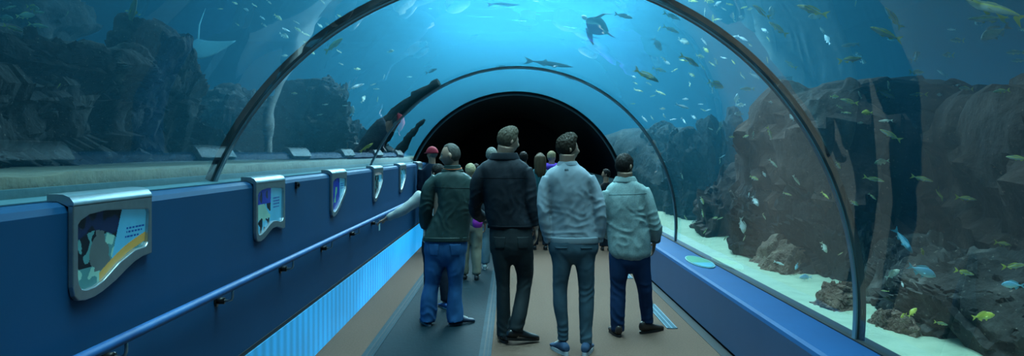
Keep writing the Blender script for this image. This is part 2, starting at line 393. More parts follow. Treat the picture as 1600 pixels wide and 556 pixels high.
def crag(p, s, amp, seed):
    """rough broken stone: ridged folds, cracks and steps"""
    q = Vector(p)*s+Vector((seed*3.1, seed*7.7, seed*1.3)); w_ = noise.noise_vector(q*0.8)*0.35
    a = noise.ridged_multi_fractal(q, 0.9, 2.1, 5, 1.0, 2.0)-1.0
    q1 = Vector((q.x*1.3, q.y*1.3, q.z*1.9))+w_; ds, pts = noise.voronoi(q1, distance_metric='MANHATTAN')
    block = noise.noise(pts[0]*2.7)                       # every block of stone stands out by its own amount
    q3 = q1*2.6; d3, p3 = noise.voronoi(q3, distance_metric='MANHATTAN'); small = noise.noise(p3[0]*3.3)
    crack = min(0.12, ds[1]-ds[0])
    t_ = q.z*1.7+0.9*noise.noise(q*0.7)+0.25*q.x; st = (t_-math.floor(t_))**2     # layers, each with a shelf on top
    return amp*(0.16*a+1.0*block+0.38*small+1.6*crack+0.62*st-0.3)
def cliff(name, label, stations, profile, m, amp=0.22, s=0.9, seed=1, nu=150, nv=70, cat='rock'):
    """a rock mass: a height profile (reach behind the face, height) swept along stations (x, y, height scale, base)"""
    S = crspline(stations, max(2, nu//(len(stations)-1)))
    # spread the profile evenly
    pr = [np.array(p, float) for p in profile]; seg = [np.linalg.norm(pr[i+1]-pr[i]) for i in range(len(pr)-1)]; T = sum(seg)
    prof = []
    for k in range(nv+1):
        d = T*k/nv; i = 0
        while i < len(seg)-1 and d > seg[i]: d -= seg[i]; i += 1
        prof.append(pr[i]+(pr[i+1]-pr[i])*min(1, d/seg[i]))
    P = []
    for i, st in enumerate(S):
        a = S[max(0, i-1)]; c = S[min(len(S)-1, i+1)]; t = Vector((c[0]-a[0], c[1]-a[1], 0)).normalized()
        nrm = Vector((t.y, -t.x, 0))    # the face looks this way
        P.append([Vector((st[0], st[1], st[3]))-nrm*float(q[0])*st[2]+Vector((0, 0, float(q[1])*st[2])) for q in prof])
    b = MB(); b.grid(P); me = b.mesh(); 
    me.update(); co = [v.co.copy() for v in me.vertices]; no = [v.normal.copy() for v in me.vertices]
    # make sure that normals look away from the rock
    mid = P[len(P)//2][len(prof)//4]; k = (len(P)//2)*len(prof)+len(prof)//4
    a = S[len(S)//2-1]; c = S[len(S)//2+1]; t = Vector((c[0]-a[0], c[1]-a[1], 0)).normalized()
    sg = 1 if no[k].dot(Vector((t.y, -t.x, 0))) > 0 else -1
    for v, n_ in zip(me.vertices, no):
        v.co = v.co+n_*sg*crag(v.co, s, amp, seed)
    if sg < 0: me.flip_normals()
    me.update(); o = newobj(name, me, m, smooth=True)
    o.data.set_sharp_from_angle(angle=math.radians(50))
    return tag(o, label, cat)
def boulder(name, label, c, size, m, seed, cut=7, amp=0.12, sub=6, s=None, group=None, cat='rock', rot=None):
    import bmesh
    rnd = random.Random(seed); bm = bmesh.new(); bmesh.ops.create_icosphere(bm, subdivisions=sub, radius=1)
    pl = []
    for _ in range(cut*2):
        n_ = Vector((rnd.gauss(0, 1), rnd.gauss(0, 1), rnd.gauss(0, .8))).normalized(); pl.append((n_, rnd.uniform(0.62, 0.95)))
    S = Vector(size); s = s or 1.6/max(size)
    for v in bm.verts:
        d = v.co.normalized(); r = 1.0
        for n_, k in pl:
            dt = d.dot(n_)
            if dt > 0.05: r = min(r, k/dt)
        p = Vector((d.x*r*S.x, d.y*r*S.y, d.z*r*S.z))
        v.co = p+d*crag(p, s, amp*max(size), seed)
    if rot: bmesh.ops.rotate(bm, verts=bm.verts, matrix=Matrix.Rotation(rot[0], 3, 'X') @ Matrix.Rotation(rot[1], 3, 'Y') @ Matrix.Rotation(rot[2], 3, 'Z'))
    me = bpy.data.meshes.new(name); bm.to_mesh(me); bm.free()
    o = newobj(name, me, m, smooth=True); o.location = c; o.data.set_sharp_from_angle(angle=math.radians(45))
    return tag(o, label, cat, group)

# big ledge on the left: two shelves, sheer faces between them
prof = [(0.05, -0.35), (0.0, 0.05), (-0.12, 0.35), (-0.02, 0.55), (0.02, 0.74), (-0.05, 0.86), (0.5, 0.93), (0.85, 1.0), (0.86, 1.22), (1.1, 1.27), (2.2, 1.3), (2.6, 0.9), (2.8, -0.3)]
cliff('rock_ledge', 'huge dark grey rock with two shelves filling the lower left of the tank',
      [(-3.0, 1.0, 0.50, 1.5), (-3.3, 3.2, 0.58, 1.5), (-3.8, 5.6, 0.75, 1.5), (-4.2, 7.6, 0.97, 1.5), (-4.6, 9.2, 1.10, 1.5)],
      prof, M['rock'], 0.34, 1.1, 3, 300, 170)
boulder('rock_outcrop', 'tall blocky rock head at the end of the big left ledge', (-4.85, 10.0, 2.3), (0.72, 1.0, 1.10), M['rock'], 11, amp=0.16)
boulder('rock_outcrop', 'low rock sloping down from the tall blocky head to the sand', (-4.62, 10.4, 1.7), (0.62, 0.8, 0.66), M['rock'], 14, amp=0.16)
boulder('rock_outcrop', 'flat-topped rock crowning the big left ledge', (-5.0, 8.2, 2.55), (0.9, 1.5, 0.3), M['rock'], 16, amp=0.14)
boulder('rock_outcrop', 'rounded greenish rock far off in the upper left corner', (-10.2, 12.5, 3.6), (3.0, 3, 1.6), M['rock'], 18, amp=0.12)
# lower rocks further on along the left
k = 0
for (px, y0, Z, sx, sy, sz, lab) in [
    (352, 215, 13.5, 0.75, 1.2, 0.95, 'dark rock peeping out between the left ledge and the first seam'),
    (420, 212, 13.8, 0.95, 1.3, 1.0, 'broad low rock just inside the first seam on the left'),
    (486, 214, 13.2, 0.75, 1.2, 0.85, 'tilted slab of rock with pale streaks behind the third sign'),
    (525, 218, 13.6, 0.38, 0.8, 1.0, 'upright dark rock with a knobbly top on the left'),
    (556, 236, 14.2, 0.5, 0.9, 0.45, 'small low rock right of the knobbly upright one')]:
    p = pw(px, y0, Z); boulder('rock', lab, p, (sx, sy, sz), M['rock'], 21+k, amp=0.2, rot=(0, 0.15*(k % 3-1), k)); k += 1
# two dark leaning reflections, put in as solid rock fins
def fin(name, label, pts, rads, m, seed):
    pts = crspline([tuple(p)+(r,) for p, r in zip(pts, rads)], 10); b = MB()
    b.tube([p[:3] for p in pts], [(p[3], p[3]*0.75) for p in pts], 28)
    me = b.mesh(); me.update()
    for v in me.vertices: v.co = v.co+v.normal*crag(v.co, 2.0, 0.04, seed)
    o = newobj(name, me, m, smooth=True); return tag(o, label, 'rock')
fin('leaning_reflection', 'long dark reflection built as a solid spur, leaning up to the right behind the fourth sign',
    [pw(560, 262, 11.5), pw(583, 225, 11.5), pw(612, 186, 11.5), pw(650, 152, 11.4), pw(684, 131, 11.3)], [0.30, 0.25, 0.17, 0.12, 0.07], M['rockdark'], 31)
fin('leaning_reflection', 'shorter dark reflection built as a solid spur, leaning beside the far end of the left wall',
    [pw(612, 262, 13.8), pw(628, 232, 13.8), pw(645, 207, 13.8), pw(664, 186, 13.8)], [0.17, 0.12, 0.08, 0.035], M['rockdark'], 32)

# reef along the right
prof = [(-0.1, -0.5), (0.0, 0.1), (0.06, 0.6), (0.0, 1.0), (0.05, 1.4), (0.12, 1.62), (0.3, 1.76), (0.9, 1.86), (1.8, 1.8), (2.4, 1.2), (2.7, -0.3)]
def reef(name, label, st, m, seed, amp=0.2, s=0.8, nu=110): return cliff(name, label, [(x, y, h, z) for x, y, h, z in st], prof, m, amp, s, seed, nu, 70)
reef('reef_rock', 'tall brown reef rock with a flat top seen through the first seam on the right',
     [(3.2, 10.6, 0.5, 0.4), (2.95, 9.8, 1.02, 0.4), (2.95, 8.4, 1.09, 0.4), (3.2, 7.5, 1.07, 0.4), (3.9, 7.4, 0.9, 0.4), (4.6, 8.0, 0.4, .4)], M['rockbrown'], 5)
reef('reef_rock', 'dark teal reef wall behind the brown reef rock',
     [(4.0, 12.4, .9, .4), (3.95, 10.6, 1.13, 0.4), (3.95, 9.2, 1.10, 0.4), (4.2, 8.2, 1.04, 0.4), (5.0, 8.0, 0.9, .4)], M['rock'], 6)
reef('reef_rock', 'rounded brown reef rock rising at the far right with a dark overhang below',
     [(5.0, 9.2, 0.85, 0.4), (4.2, 7.6, 0.97, 0.4), (3.9, 6.3, 1.06, 0.4), (3.9, 5.3, 1.0, 0.4), (3.8, 4.2, 0.95, 0.4), (3.7, 2.6, 0.95, 0.4)], M['rockbrown'], 8)
reef('reef_rock', 'dark reef rock behind the last window of the vault', [(3.6, 36, .9, .4), (2.7, 29, 1.0, .4), (2.55, 24, 1.0, .4), (2.55, 19, 1.0, .4), (2.75, 16.6, 0.8, .4), (3.3, 15.4, .4, .4)], M['rockdark'], 9, 0.10)
for i, (px, y0, Z, sx, sy, sz, lab, mm) in enumerate([
    (970, 262, 17.5, .5, 1, .75, 'dark rock just outside the third seam on the right', 'rockdark'),
    (1003, 262, 17.0, .45, 1, .85, 'dark rock standing behind the shirt collar of the man in the pale shirt', 'rockdark'),
    (1040, 262, 16.0, .50, 1, .90, 'dark rock stack just inside the second seam on the right', 'rockdark'),
    (1074, 276, 15.0, .50, 1, .95, 'dark rock between the second seam and the brown strip of reef', 'rockdark'),
    (1106, 270, 14.5, .40, 1, 1.05, 'narrow dark rock with a ragged top on the right', 'rockdark'),
    (1145, 262, 14.0, .45, 1, 1.0, 'dark rock left of the tall brown reef rock', 'rockdark'),
    (1085, 345, 11.2, .55, 1.2, .85, 'black rock resting on the sand past the round floor sign', 'rockdark'),
    (1140, 350, 10.0, .45, 1.0, .85, 'brown rock standing on the sand right of the black rock', 'rockbrown'),
    (1187, 372, 8.6, .30, 0.6, .62, 'dark pointed rock on the sand beside the tall brown reef rock', 'rockdark'),
    (1217, 447, 7.2, .33, .5, .42, 'russet rock low behind the glass, before the bright sand gap', 'coral'),
    (1309, 478, 6.3, .20, .3, .24, 'knobbly brown coral head at the foot of the first seam', 'coral'),
    (1395, 545, 5.3, .16, .3, .25, 'dark brown rock standing on bright sand at the lower right edge', 'coral'),
    (1300, 400, 7.4, .5, 1.0, .9, 'dark rock behind the knobbly coral head', 'rockdark'),
    (1450, 470, 5.6, .6, 1.0, .42, 'low dark rock on the tank floor under the right overhang', 'rock'),
    (1560, 490, 5.0, .6, .9, .38, 'low grey rubble mound at the far right of the tank floor', 'rock')]):
    Z2 = max(Z, (2.30+max(sx, sy)*1.1)*F/(px-800)); q = Z2/Z      # clear of the glass
    boulder('rock', lab, pw(px, y0, Z2), (sx*q, min(sy*q, 1.2), sz*q), M[mm], 41+i, amp=0.16)

# where a line of sight first meets a rock (so that the fish swim in front)
_v, _f = [], []
for o in COL.objects:
    if o.type == 'MESH' and o.get('category') == 'rock':
        k_ = len(_v); L0 = o.location; _v += [v.co+L0 for v in o.data.vertices]; _f += [[k_+i for i in p.vertices] for p in o.data.polygons]
from mathutils.bvhtree import BVHTree
ROCKS = BVHTree.FromPolygons(_v, _f); del _v, _f
def zrock(px, py):
    d = Vector(((px-800)/F, 1, -(py-HZ)/F)); h = ROCKS.ray_cast(Vector((0, 0, EYE)), d)
    return h[0].y if h[0] is not None else 1e9
# ------------------------------------------------------------------ handrail and wall fittings
t = empty('handrail', (-1.53, 7.8, 0.92)); tag(t, 'long round blue handrail running along the left wall below the signs', 'handrail')
b = MB(); b.tube([(-1.53, y, 0.92) for y in (-2, 3, 8, 14.4)], 0.022, 16); rel(b.build('rail', M['rail'], smooth=True), t)
for k in range(11):
    yy = 1.87+1.15*k
    b = MB()
    b.tube([(-1.53, yy, 0.905), (-1.53, yy, 0.862), (-1.535, yy, 0.848), (-1.55, yy, 0.842), (-1.60, yy, 0.842)], 0.0075, 8)
    br = rel(b.build('bracket', M['steel'], smooth=True), t)
    b = MB(); b.tube([(-1.622, yy, 0.842), (-1.574, yy, 0.842)], 0.019, 14); b.tube([(-1.622, yy, 0.842), (-1.614, yy, 0.842)], 0.034, 16)
    f = b.build('flange', M['bracket'], smooth=True); f.parent = br
b = MB(); b.box(-1.62, -1.604, 5.68, 5.74, 1.385, 1.435); b.tube([(-1.604, 5.71, 1.41), (-1.590, 5.71, 1.41)], 0.012, 10)
tag(b.build('wall_latch', M['bracket']), 'small black latch high on the left wall between the second and third signs', 'latch')
b = MB(); b.box(-1.51, -1.506, 8.62, 8.70, 0.77, 0.86); b.tube([(-1.508, 8.66, 0.86), (-1.515, 8.66, 0.895)], 0.003, 6)
tag(b.build('hanging_tag', mat('pale_tag', (0.25, 0.45, 0.5), 0.5)), 'small pale tag hanging from the handrail below the fourth sign', 'tag')

# ------------------------------------------------------------------ signs over the left wall
sc_ = [mat('print_navy', (0.006, 0.02, 0.07), 0.25), mat('print_black', (0.004, 0.01, 0.016), 0.25), mat('print_teal', (0.05, 0.22, 0.24), 0.25),
       mat('print_lightblue', (0.07, 0.40, 0.62), 0.25), mat('print_gold', (0.42, 0.32, 0.08), 0.25), mat('print_ink', (0.01, 0.08, 0.32), 0.25),
       mat('print_royal', (0.008, 0.035, 0.36), 0.25), mat('print_green', (0.10, 0.40, 0.25), 0.25), mat('print_seagreen', (0.18, 0.48, 0.42), 0.25),
       mat('print_white', (0.5, 0.68, 0.7), 0.25), mat('print_grey', (0.07, 0.12, 0.13), 0.25)]
for m_ in sc_:   # the signs are softly lit from within
    p = [n for n in m_.node_tree.nodes if n.type == 'BSDF_PRINCIPLED'][0]
    lk = p.inputs['Base Color'].links[0].from_socket; m_.node_tree.links.new(lk, p.inputs['Emission Color']); p.inputs['Emission Strength'].default_value = 0.22
outA = [(0, 1.16), (0.01, 1.125), (0.035, 1.105), (0.08, 1.098), (0.14, 1.10), (0.20, 1.110), (0.30, 1.137), (0.38, 1.167), (0.45, 1.190), (0.52, 1.203), (0.605, 1.207)]
inA = [(0.03, 1.20), (0.036, 1.165), (0.055, 1.145), (0.085, 1.137), (0.15, 1.139), (0.21, 1.153), (0.33, 1.205), (0.46, 1.241), (0.55, 1.245), (0.568, 1.26), (0.583, 1.39), (0.57, 1.405), (0.375, 1.417), (0.22, 1.424), (0.11, 1.418), (0.05, 1.400), (0.03, 1.385)]
outB = [(0, 1.15), (0.012, 1.11), (0.04, 1.092), (0.09, 1.088), (0.16, 1.098), (0.26, 1.128), (0.33, 1.147), (0.42, 1.150), (0.50, 1.135), (0.56, 1.122), (0.605, 1.125)]
inB = [(0.035, 1.18), (0.042, 1.145), (0.065, 1.132), (0.10, 1.132), (0.18, 1.150), (0.27, 1.180), (0.34, 1.195), (0.42, 1.192), (0.50, 1.178), (0.55, 1.182), (0.565, 1.20), (0.578, 1.39), (0.565, 1.405), (0.375, 1.417), (0.22, 1.420), (0.11, 1.412), (0.05, 1.398), (0.035, 1.385)]
outC = [(0, 1.14), (0.014, 1.10), (0.05, 1.080), (0.11, 1.078), (0.19, 1.093), (0.28, 1.125), (0.36, 1.162), (0.44, 1.200), (0.51, 1.230), (0.57, 1.262), (0.605, 1.30)]
inC = [(0.04, 1.17), (0.048, 1.135), (0.075, 1.122), (0.12, 1.120), (0.20, 1.138), (0.28, 1.168), (0.36, 1.204), (0.44, 1.242), (0.50, 1.272), (0.545, 1.30), (0.565, 1.33), (0.578, 1.39), (0.565, 1.405), (0.375, 1.417), (0.22, 1.420), (0.11, 1.412), (0.055, 1.398), (0.04, 1.385)]
def inside(poly, x, y):
    c = False; j = len(poly)-1
    for i in range(len(poly)):
        (x1, y1), (x2, y2) = poly[i], poly[j]
        if (y1 > y) != (y2 > y) and x < (x2-x1)*(y-y1)/(y2-y1)+x1: c = not c
        j = i
    return c
def art(kind, u, z):
    """which ink lies at (u along the wall, z height)"""
    nn = noise.noise(Vector((u*18+kind*9, z*18, kind)))
    edge = 0.375-(1.42-z)*0.42 if kind == 0 else 0.34-(1.42-z)*0.1
    if kind == 0:
        sw = 1.145+0.15*max(0, (u-0.10)/0.48)**1.3+0.02*math.sin((u-.2)*9)
        if z < sw+0.028-0.01 and z > sw-0.02 and u > 0.2: return 4
        if u > edge and z > sw:
            for r_, (z0, ua, ub) in enumerate([(1.335, 0.41, 0.565), (1.318, 0.41, 0.545), (1.300, 0.40, 0.515)]):
                if abs(z-z0) < 0.0045 and ua < u < ub and (math.sin(u*230+r_*2) > -0.75): return 5
            return 3
        # a grey tail fin standing in pale water below a dark scene
        if z > 1.30+0.05*math.sin(u*9) and u < edge: return 0 if nn > -0.1 else 1
        if (u-0.20)**2/0.0052+(z-1.26)**2/0.0045 < 1+0.5*nn or (abs(u-0.215-(1.30-z)*0.2) < 0.03+0.55*max(0, 1.27-z) and z > 1.19): return 10
        if z > 1.215 and u < edge-0.08: return 1 if nn > -0.15 else 2
        return 2 if nn > -0.2 else 8
    if kind == 1:
        if u > edge:
            for r_, z0 in enumerate([1.345, 1.325, 1.305, 1.285]):
                if abs(z-z0) < 0.005 and 0.38 < u < 0.52 and math.sin(u*200+r_) > -0.8: return 5
            return 3
        if z > 1.32: return 6 if nn > -0.3 else 0
        if (z-1.28) < 0.06*math.sin(u*14)+0.02 and z > 1.22+nn*0.03: return 8
        return 1 if nn > 0.05 else 3
    if kind == 2:
        if u > 0.36:
            for r_, z0 in enumerate([1.36, 1.34, 1.32]):
                if abs(z-z0) < 0.005 and 0.40 < u < 0.54 and math.sin(u*200+r_) > -0.8: return 5
            return 3
        if abs(u-0.20-(z-1.27)*0.5) < 0.03+0.02*nn and 1.2 < z < 1.34: return 7
        return 6
    if kind == 3:
        if z > 1.385 and u > 0.15: return 9
        if u > 0.38: return 3 if z > 1.3 else 9
        return 1 if nn > -0.15 else 2
    if kind == 4:
        if u < 0.16: return 7 if nn > 0 else 10
        return 2 if nn > 0.1 else 3
    return 8 if nn > 0 else 3
signs = [(2.775, outA, inA, 0, 'silver framed sign nearest the camera, with a grey tail fin and gold swoosh'),
         (4.76, outB, inB, 1, 'second silver framed sign, with a turquoise shape under royal blue'),
         (6.765, outC, inC, 2, 'third silver framed sign, deep blue with a small green figure'),
         (8.84, outC, inC, 3, 'fourth silver framed sign, dark picture with white and blue corner'),
         (10.9, outC, inC, 4, 'fifth silver framed sign, olive and teal picture'),
         (13.0, outA, inA, 5, 'farthest silver framed sign, pale teal, next to the end of the wall')]
for y0, out_, in_, kd, lab in signs:
    t = empty('info_sign', (-1.62, y0+0.30, 1.10)); tag(t, lab, 'sign', 'framed signs hung over the left wall')
    XA, XB = -1.619, -1.597
    import bmesh
    # frame: outline with a window, as one plate with thickness
    oc = [(y0+u, z) for u, z in out_]+[(y0+0.605, 1.462), (y0, 1.462)]
    ic = [(y0+u, z) for u, z in in_]
    bm = bmesh.new()
    ov = [bm.verts.new((XB, y, z)) for y, z in oc]; iv = [bm.verts.new((XB, y, z)) for y, z in ic]
    es = [bm.edges.new((ov[i], ov[(i+1) % len(ov)])) for i in range(len(ov))]+[bm.edges.new((iv[i], iv[(i+1) % len(iv)])) for i in range(len(iv))]
    bmesh.ops.triangle_fill(bm, use_beauty=True, use_dissolve=False, edges=es)
    kill = [f for f in bm.faces if inside(ic, f.calc_center_median().y, f.calc_center_median().z)]
    bmesh.ops.delete(bm, geom=kill, context='FACES')
    ex = bmesh.ops.extrude_face_region(bm, geom=list(bm.faces))
    bmesh.ops.translate(bm, verts=[v for v in ex['geom'] if isinstance(v, bmesh.types.BMVert)], vec=(XA-XB, 0, 0))
    bmesh.ops.recalc_face_normals(bm, faces=bm.faces)
    me = bpy.data.meshes.new('frame'); bm.to_mesh(me); bm.free()
    fo = rel(newobj('frame', me, M['steel']), t)
    bv = fo.modifiers.new('b', 'BEVEL'); bv.width = 0.004; bv.segments = 2; bv.limit_method = 'ANGLE'
    # the top folds back over the wall
    b = MB(); prof = [(-1.597, 1.455), (-1.597, 1.468), (-1.612, 1.488), (-1.635, 1.498), (-1.66, 1.500), (-1.695, 1.500), (-1.695, 1.474), (-1.66, 1.474), (-1.628, 1.460), (-1.619, 1.455)]
    b.prism(prof, y0, y0+0.605); cap = rel(b.build('top_flap', M['steel'], smooth=True), t); cap.data.set_sharp_from_angle(angle=math.radians(50))
    b = MB(); n_ = 150; m_ = 88; zt, zb = 1.432, 1.09; vs = [(XA+0.006, y0+0.02+0.575*i/n_, zb+(zt-zb)*j/m_) for j in range(m_+1) for i in range(n_+1)]
    fs = []; mi = []
    for j in range(m_):
        for i in range(n_):
            u = 0.02+0.575*(i+.5)/n_; z = zb+(zt-zb)*(j+.5)/m_
            # keep only cells behind the frame or in its window
            if not inside([(a, c) for a, c in out_]+[(0.605, 1.462), (0, 1.462)], u, z-0.015): continue
            q = j*(n_+1)+i; fs.append((q, q+1, q+n_+2, q+n_+1)); mi.append(art(kd, u, z))
    b.add(vs, fs); b.m = mi; pr = rel(b.build('printed_picture', sc_, fix=False), t)
    sm = pr.modifiers.new('s', 'SOLIDIFY'); sm.thickness = 0.003; sm.offset = -1
# ------------------------------------------------------------------ floor grilles
for y0, y1, xa, xb, lab in ((7.15, 8.30, 1.455, 1.555, 'pale blue slotted floor grille nearest the blue ledge, beside the man in the pale shirt'), (10.0, 11.1, 1.49, 1.59, 'farther slotted floor grille glimpsed between the legs of the man in the pale shirt')):
    t = empty('floor_grille', ((xa+xb)/2, (y0+y1)/2, 0)); tag(t, lab, 'grille')
    b = MB(); b.box(xa, xa+0.012, y0, y1, 0.0, 0.008); b.box(xb-0.012, xb, y0, y1, 0.0, 0.008); b.box(xa, xb, y0, y0+0.012, 0, 0.008); b.box(xa, xb, y1-0.012, y1, 0, 0.008)
    gm = mat('grille_blue', (0.035, 0.13, 0.18), 0.4, metal=0.3)
    rel(b.build('rim', gm), t)
    b = MB(); k = 0
    while y0+0.03+k*0.03 < y1-0.03: b.box(xa+0.012, xb-0.012, y0+0.03+k*0.03, y0+0.046+k*0.03, 0.001, 0.007); k += 1
    b.box((xa+xb)/2-0.006, (xa+xb)/2+0.006, y0+.01, y1-.01, 0.001, 0.0075)
    rel(b.build('slats', gm), t)
# oval fish chart set on the ledge
t = empty('ledge_sign', (2.0, 8.08, LEDGE)); tag(t, 'flat oval sign, green and turquoise, lying on the blue ledge against the glass', 'sign')
def oval(rx, ry, z0, z1, m, name, half=None, cx=1.99, cy=8.08):
    b = MB(); n_ = 48; P = [(cx+rx*math.cos(2*math.pi*k/n_), cy+ry*math.sin(2*math.pi*k/n_)) for k in range(n_)]
    if half: P = [p for p in P if half(p)]
    n_ = len(P); b.add([(x, y, z0) for x, y in P]+[(x, y, z1) for x, y in P], [(i, (i+1) % n_, n_+(i+1) % n_, n_+i) for i in range(n_)]+[tuple(range(n_))[::-1], tuple(range(n_, 2*n_))])
    return rel(b.build(name, m), t)
oval(0.118, 0.44, LEDGE, LEDGE+0.012, mat('sign_rim', (0.2, 0.38, 0.38), 0.4), 'rim')
oval(0.106, 0.42, LEDGE+0.012, LEDGE+0.014, mat('sign_green', (0.01, 0.22, 0.10), 0.5, (0.01, 0.15, 0.08), 12), 'printed_field')
oval(0.106, 0.42, LEDGE+0.014, LEDGE+0.0155, mat('sign_turquoise', (0.01, 0.24, 0.34), 0.5), 'printed_band', half=lambda p: p[1] < 7.98)

# ------------------------------------------------------------------ fish
def fishmat(name, back, side, belly, stripe=None, rough=0.35, spec=0.6):
    m, nt, out = nodes(name); N = nt.nodes.new; L = nt.links.new
    p = N('ShaderNodeBsdfPrincipled'); p.inputs['Roughness'].default_value = rough; p.inputs['Specular IOR Level'].default_value = spec
    tc = N('ShaderNodeTexCoord'); sp = N('ShaderNodeSeparateXYZ'); L(tc.outputs['Generated'], sp.inputs[0])
    nz = N('ShaderNodeTexNoise'); nz.inputs['Scale'].default_value = 7; L(tc.outputs['Generated'], nz.inputs['Vector'])
    ma = N('ShaderNodeMath'); ma.operation = 'MULTIPLY_ADD'; ma.inputs[1].default_value = 0.16; L(nz.outputs[0], ma.inputs[0]); L(sp.outputs['Z'], ma.inputs[2])
    r = N('ShaderNodeValToRGB'); e = r.color_ramp.elements
    e[0].position = 0.22; e[0].color = (*belly, 1); e[1].position = 0.92; e[1].color = (*back, 1)
    a = e.new(0.5); a.color = (*side, 1)
    if stripe:
        q = e.new(0.62); q.color = (*stripe, 1); q = e.new(0.70); q.color = (*stripe, 1); q = e.new(0.76); q.color = (*back, 1)
    L(ma.outputs[0], r.inputs[0]); L(r.outputs[0], p.inputs['Base Color']); L(p.outputs[0], out.inputs[0]); return m
FM = {'yt': fishmat('fish_yellowtail', (0.22, 0.26, 0.14), (0.55, 0.58, 0.40), (0.78, 0.82, 0.70), (0.62, 0.60, 0.12)),
      'jack': fishmat('fish_silver', (0.28, 0.30, 0.20), (0.60, 0.62, 0.48), (0.80, 0.82, 0.72)),
      'blue': fishmat('fish_blue', (0.10, 0.32, 0.45), (0.25, 0.55, 0.65), (0.5, 0.75, 0.8)),
      'white': fishmat('fish_white', (0.55, 0.62, 0.58), (0.8, 0.85, 0.82), (0.9, 0.92, 0.9)),
      'yellow': fishmat('fish_yellow', (0.55, 0.52, 0.06), (0.75, 0.70, 0.10), (0.8, 0.78, 0.25)),
      'dark': fishmat('fish_dark', (0.008, 0.015, 0.02), (0.012, 0.022, 0.028), (0.02, 0.035, 0.04), None, 0.9, 0.05),
      'green': fishmat('fish_green', (0.08, 0.16, 0.10), (0.20, 0.30, 0.16), (0.35, 0.42, 0.25))}
M['finy'] = mat('yellow_fin', (0.62, 0.60, 0.10), 0.5); M['fing'] = mat('grey_fin', (0.30, 0.36, 0.30), 0.5)
M['finb'] = mat('blue_fin', (0.10, 0.40, 0.5), 0.5); M['find'] = mat('dark_fin', (0.02, 0.04, 0.05), 0.5); M['eye'] = mat('fish_eye', (0.01, 0.01, 0.012), 0.1)
M['finw'] = mat('white_fin', (0.7, 0.75, 0.72), 0.5)
def plate(b, pts, th):
    """thin fin with thickness th from an (x, z) outline, edges thinner"""
    n_ = len(pts); c = (sum(p[0] for p in pts)/n_, sum(p[1] for p in pts)/n_)
    L_ = [(x, -th*0.15, z) for x, z in pts]+[(x, th*0.15, z) for x, z in pts]+[(c[0], -th, c[1]), (c[0], th, c[1])]
    fs = [(i, (i+1) % n_, n_+(i+1) % n_, n_+i) for i in range(n_)]+[((i+1) % n_, i, 2*n_) for i in range(n_)]+[(n_+i, n_+(i+1) % n_, 2*n_+1) for i in range(n_)]
    b.add(L_, fs)
shapes = {  # (distance from the nose, centre height, half height, half width) for a fish one metre long
 'slim': [(0, -.005, .004, .004), (.04, 0, .028, .022), (.12, .004, .058, .040), (.25, .006, .083, .055), (.38, .004, .090, .056), (.52, 0, .078, .046), (.66, 0, .052, .030), (.77, 0, .028, .015), (.83, 0, .022, .010)],
 'deep': [(0, -.02, .004, .004), (.04, -.01, .05, .028), (.13, .005, .115, .048), (.27, .01, .165, .062), (.42, .008, .165, .060), (.58, .003, .115, .042), (.70, 0, .06, .024), (.78, 0, .032, .013), (.83, 0, .028, .010)],
 'long': [(0, 0, .003, .003), (.08, 0, .018, .014), (.2, .002, .035, .028), (.4, .002, .048, .036), (.6, 0, .044, .032), (.76, 0, .026, .018), (.86, 0, .013, .008), (.9, 0, .011, .006)],
}
def fish_meshes(shape, bend):
    prof = crspline(shapes[shape], 4); end = shapes[shape][-1][0]
    def bx(x): return bend*math.sin(max(0, x-0.25)*2.6)*0.12
    b = MB(); rows = []
    for x, cz, h, w in prof:
        rows.append([(0.5-x, bx(x)+w*math.cos(2*math.pi*k/16), cz+h*math.sin(2*math.pi*k/16)) for k in range(16)])
    b.grid(rows, True, 0, True); body = b
    hh = max(p[2] for p in prof)
    def shift(b_):
        b_.v = [(v[0], v[1]+bx(0.5-v[0]), v[2]) for v in b_.v]; return b_
    tl = MB(); s_ = {'slim': .13, 'deep': .14, 'long': .085}[shape]
    e_ = 0.5-end
    plate(tl, [(e_+.03, .018), (e_-.06, s_*.62), (e_-.17, s_), (e_-.105, s_*.35), (e_-.085, 0), (e_-.105, -s_*.35), (e_-.17, -s_), (e_-.06, -s_*.62), (e_+.03, -.018)], .006)
    df = MB()
    if shape != 'long': plate(df, [(.22, hh*.82), (.17, hh*1.28), (.05, hh*1.42), (-.10, hh*1.12), (-.24, hh*.62), (-.20, hh*.45), (.0, hh*.85)], .006)
    else: plate(df, [(-.05, hh*.9), (-.10, hh*1.9), (-.17, hh*.75)], .004)
    af = MB(); plate(af, [(-.26, -hh*.45), (-.06, -hh*.8), (-.02, -hh*.55)], .003)
    plate(af, [(-.06, -hh*.8), (-.12, -hh*1.35), (-.22, -hh*.7), (-.26, -hh*.45)], .005)
    plate(af, [(.16, -hh*.9), (.10, -hh*1.4), (.05, -hh*1.2), (.06, -hh*.85)], .005)
    pfs = []
    for sd in (-1, 1):
        pf = MB(); pfs.append(pf)
        w_ = max(p[3] for p in prof)
        pf.add([(.20, sd*w_*.9, -.01), (.12, sd*(w_+.05), -.045), (.06, sd*(w_+.035), -.05), (.10, sd*w_*.95, -.015), (.14, sd*(w_+.03), -.02)], [(0, 1, 4), (1, 2, 4), (2, 3, 4), (3, 0, 4), (0, 3, 2, 1)])
    eys = []
    for sd in (-1, 1):
        ey = MB(); eys.append(ey)
        k_ = [p for p in prof if p[0] >= .085][0]; ey.ball((0.5-.085, sd*k_[3]*.92, k_[1]+k_[2]*.3), .011 if shape != 'deep' else .016, 10, 6)
    return [shift(q) for q in [body, tl, df, af]+pfs+eys]
FMESH = {}
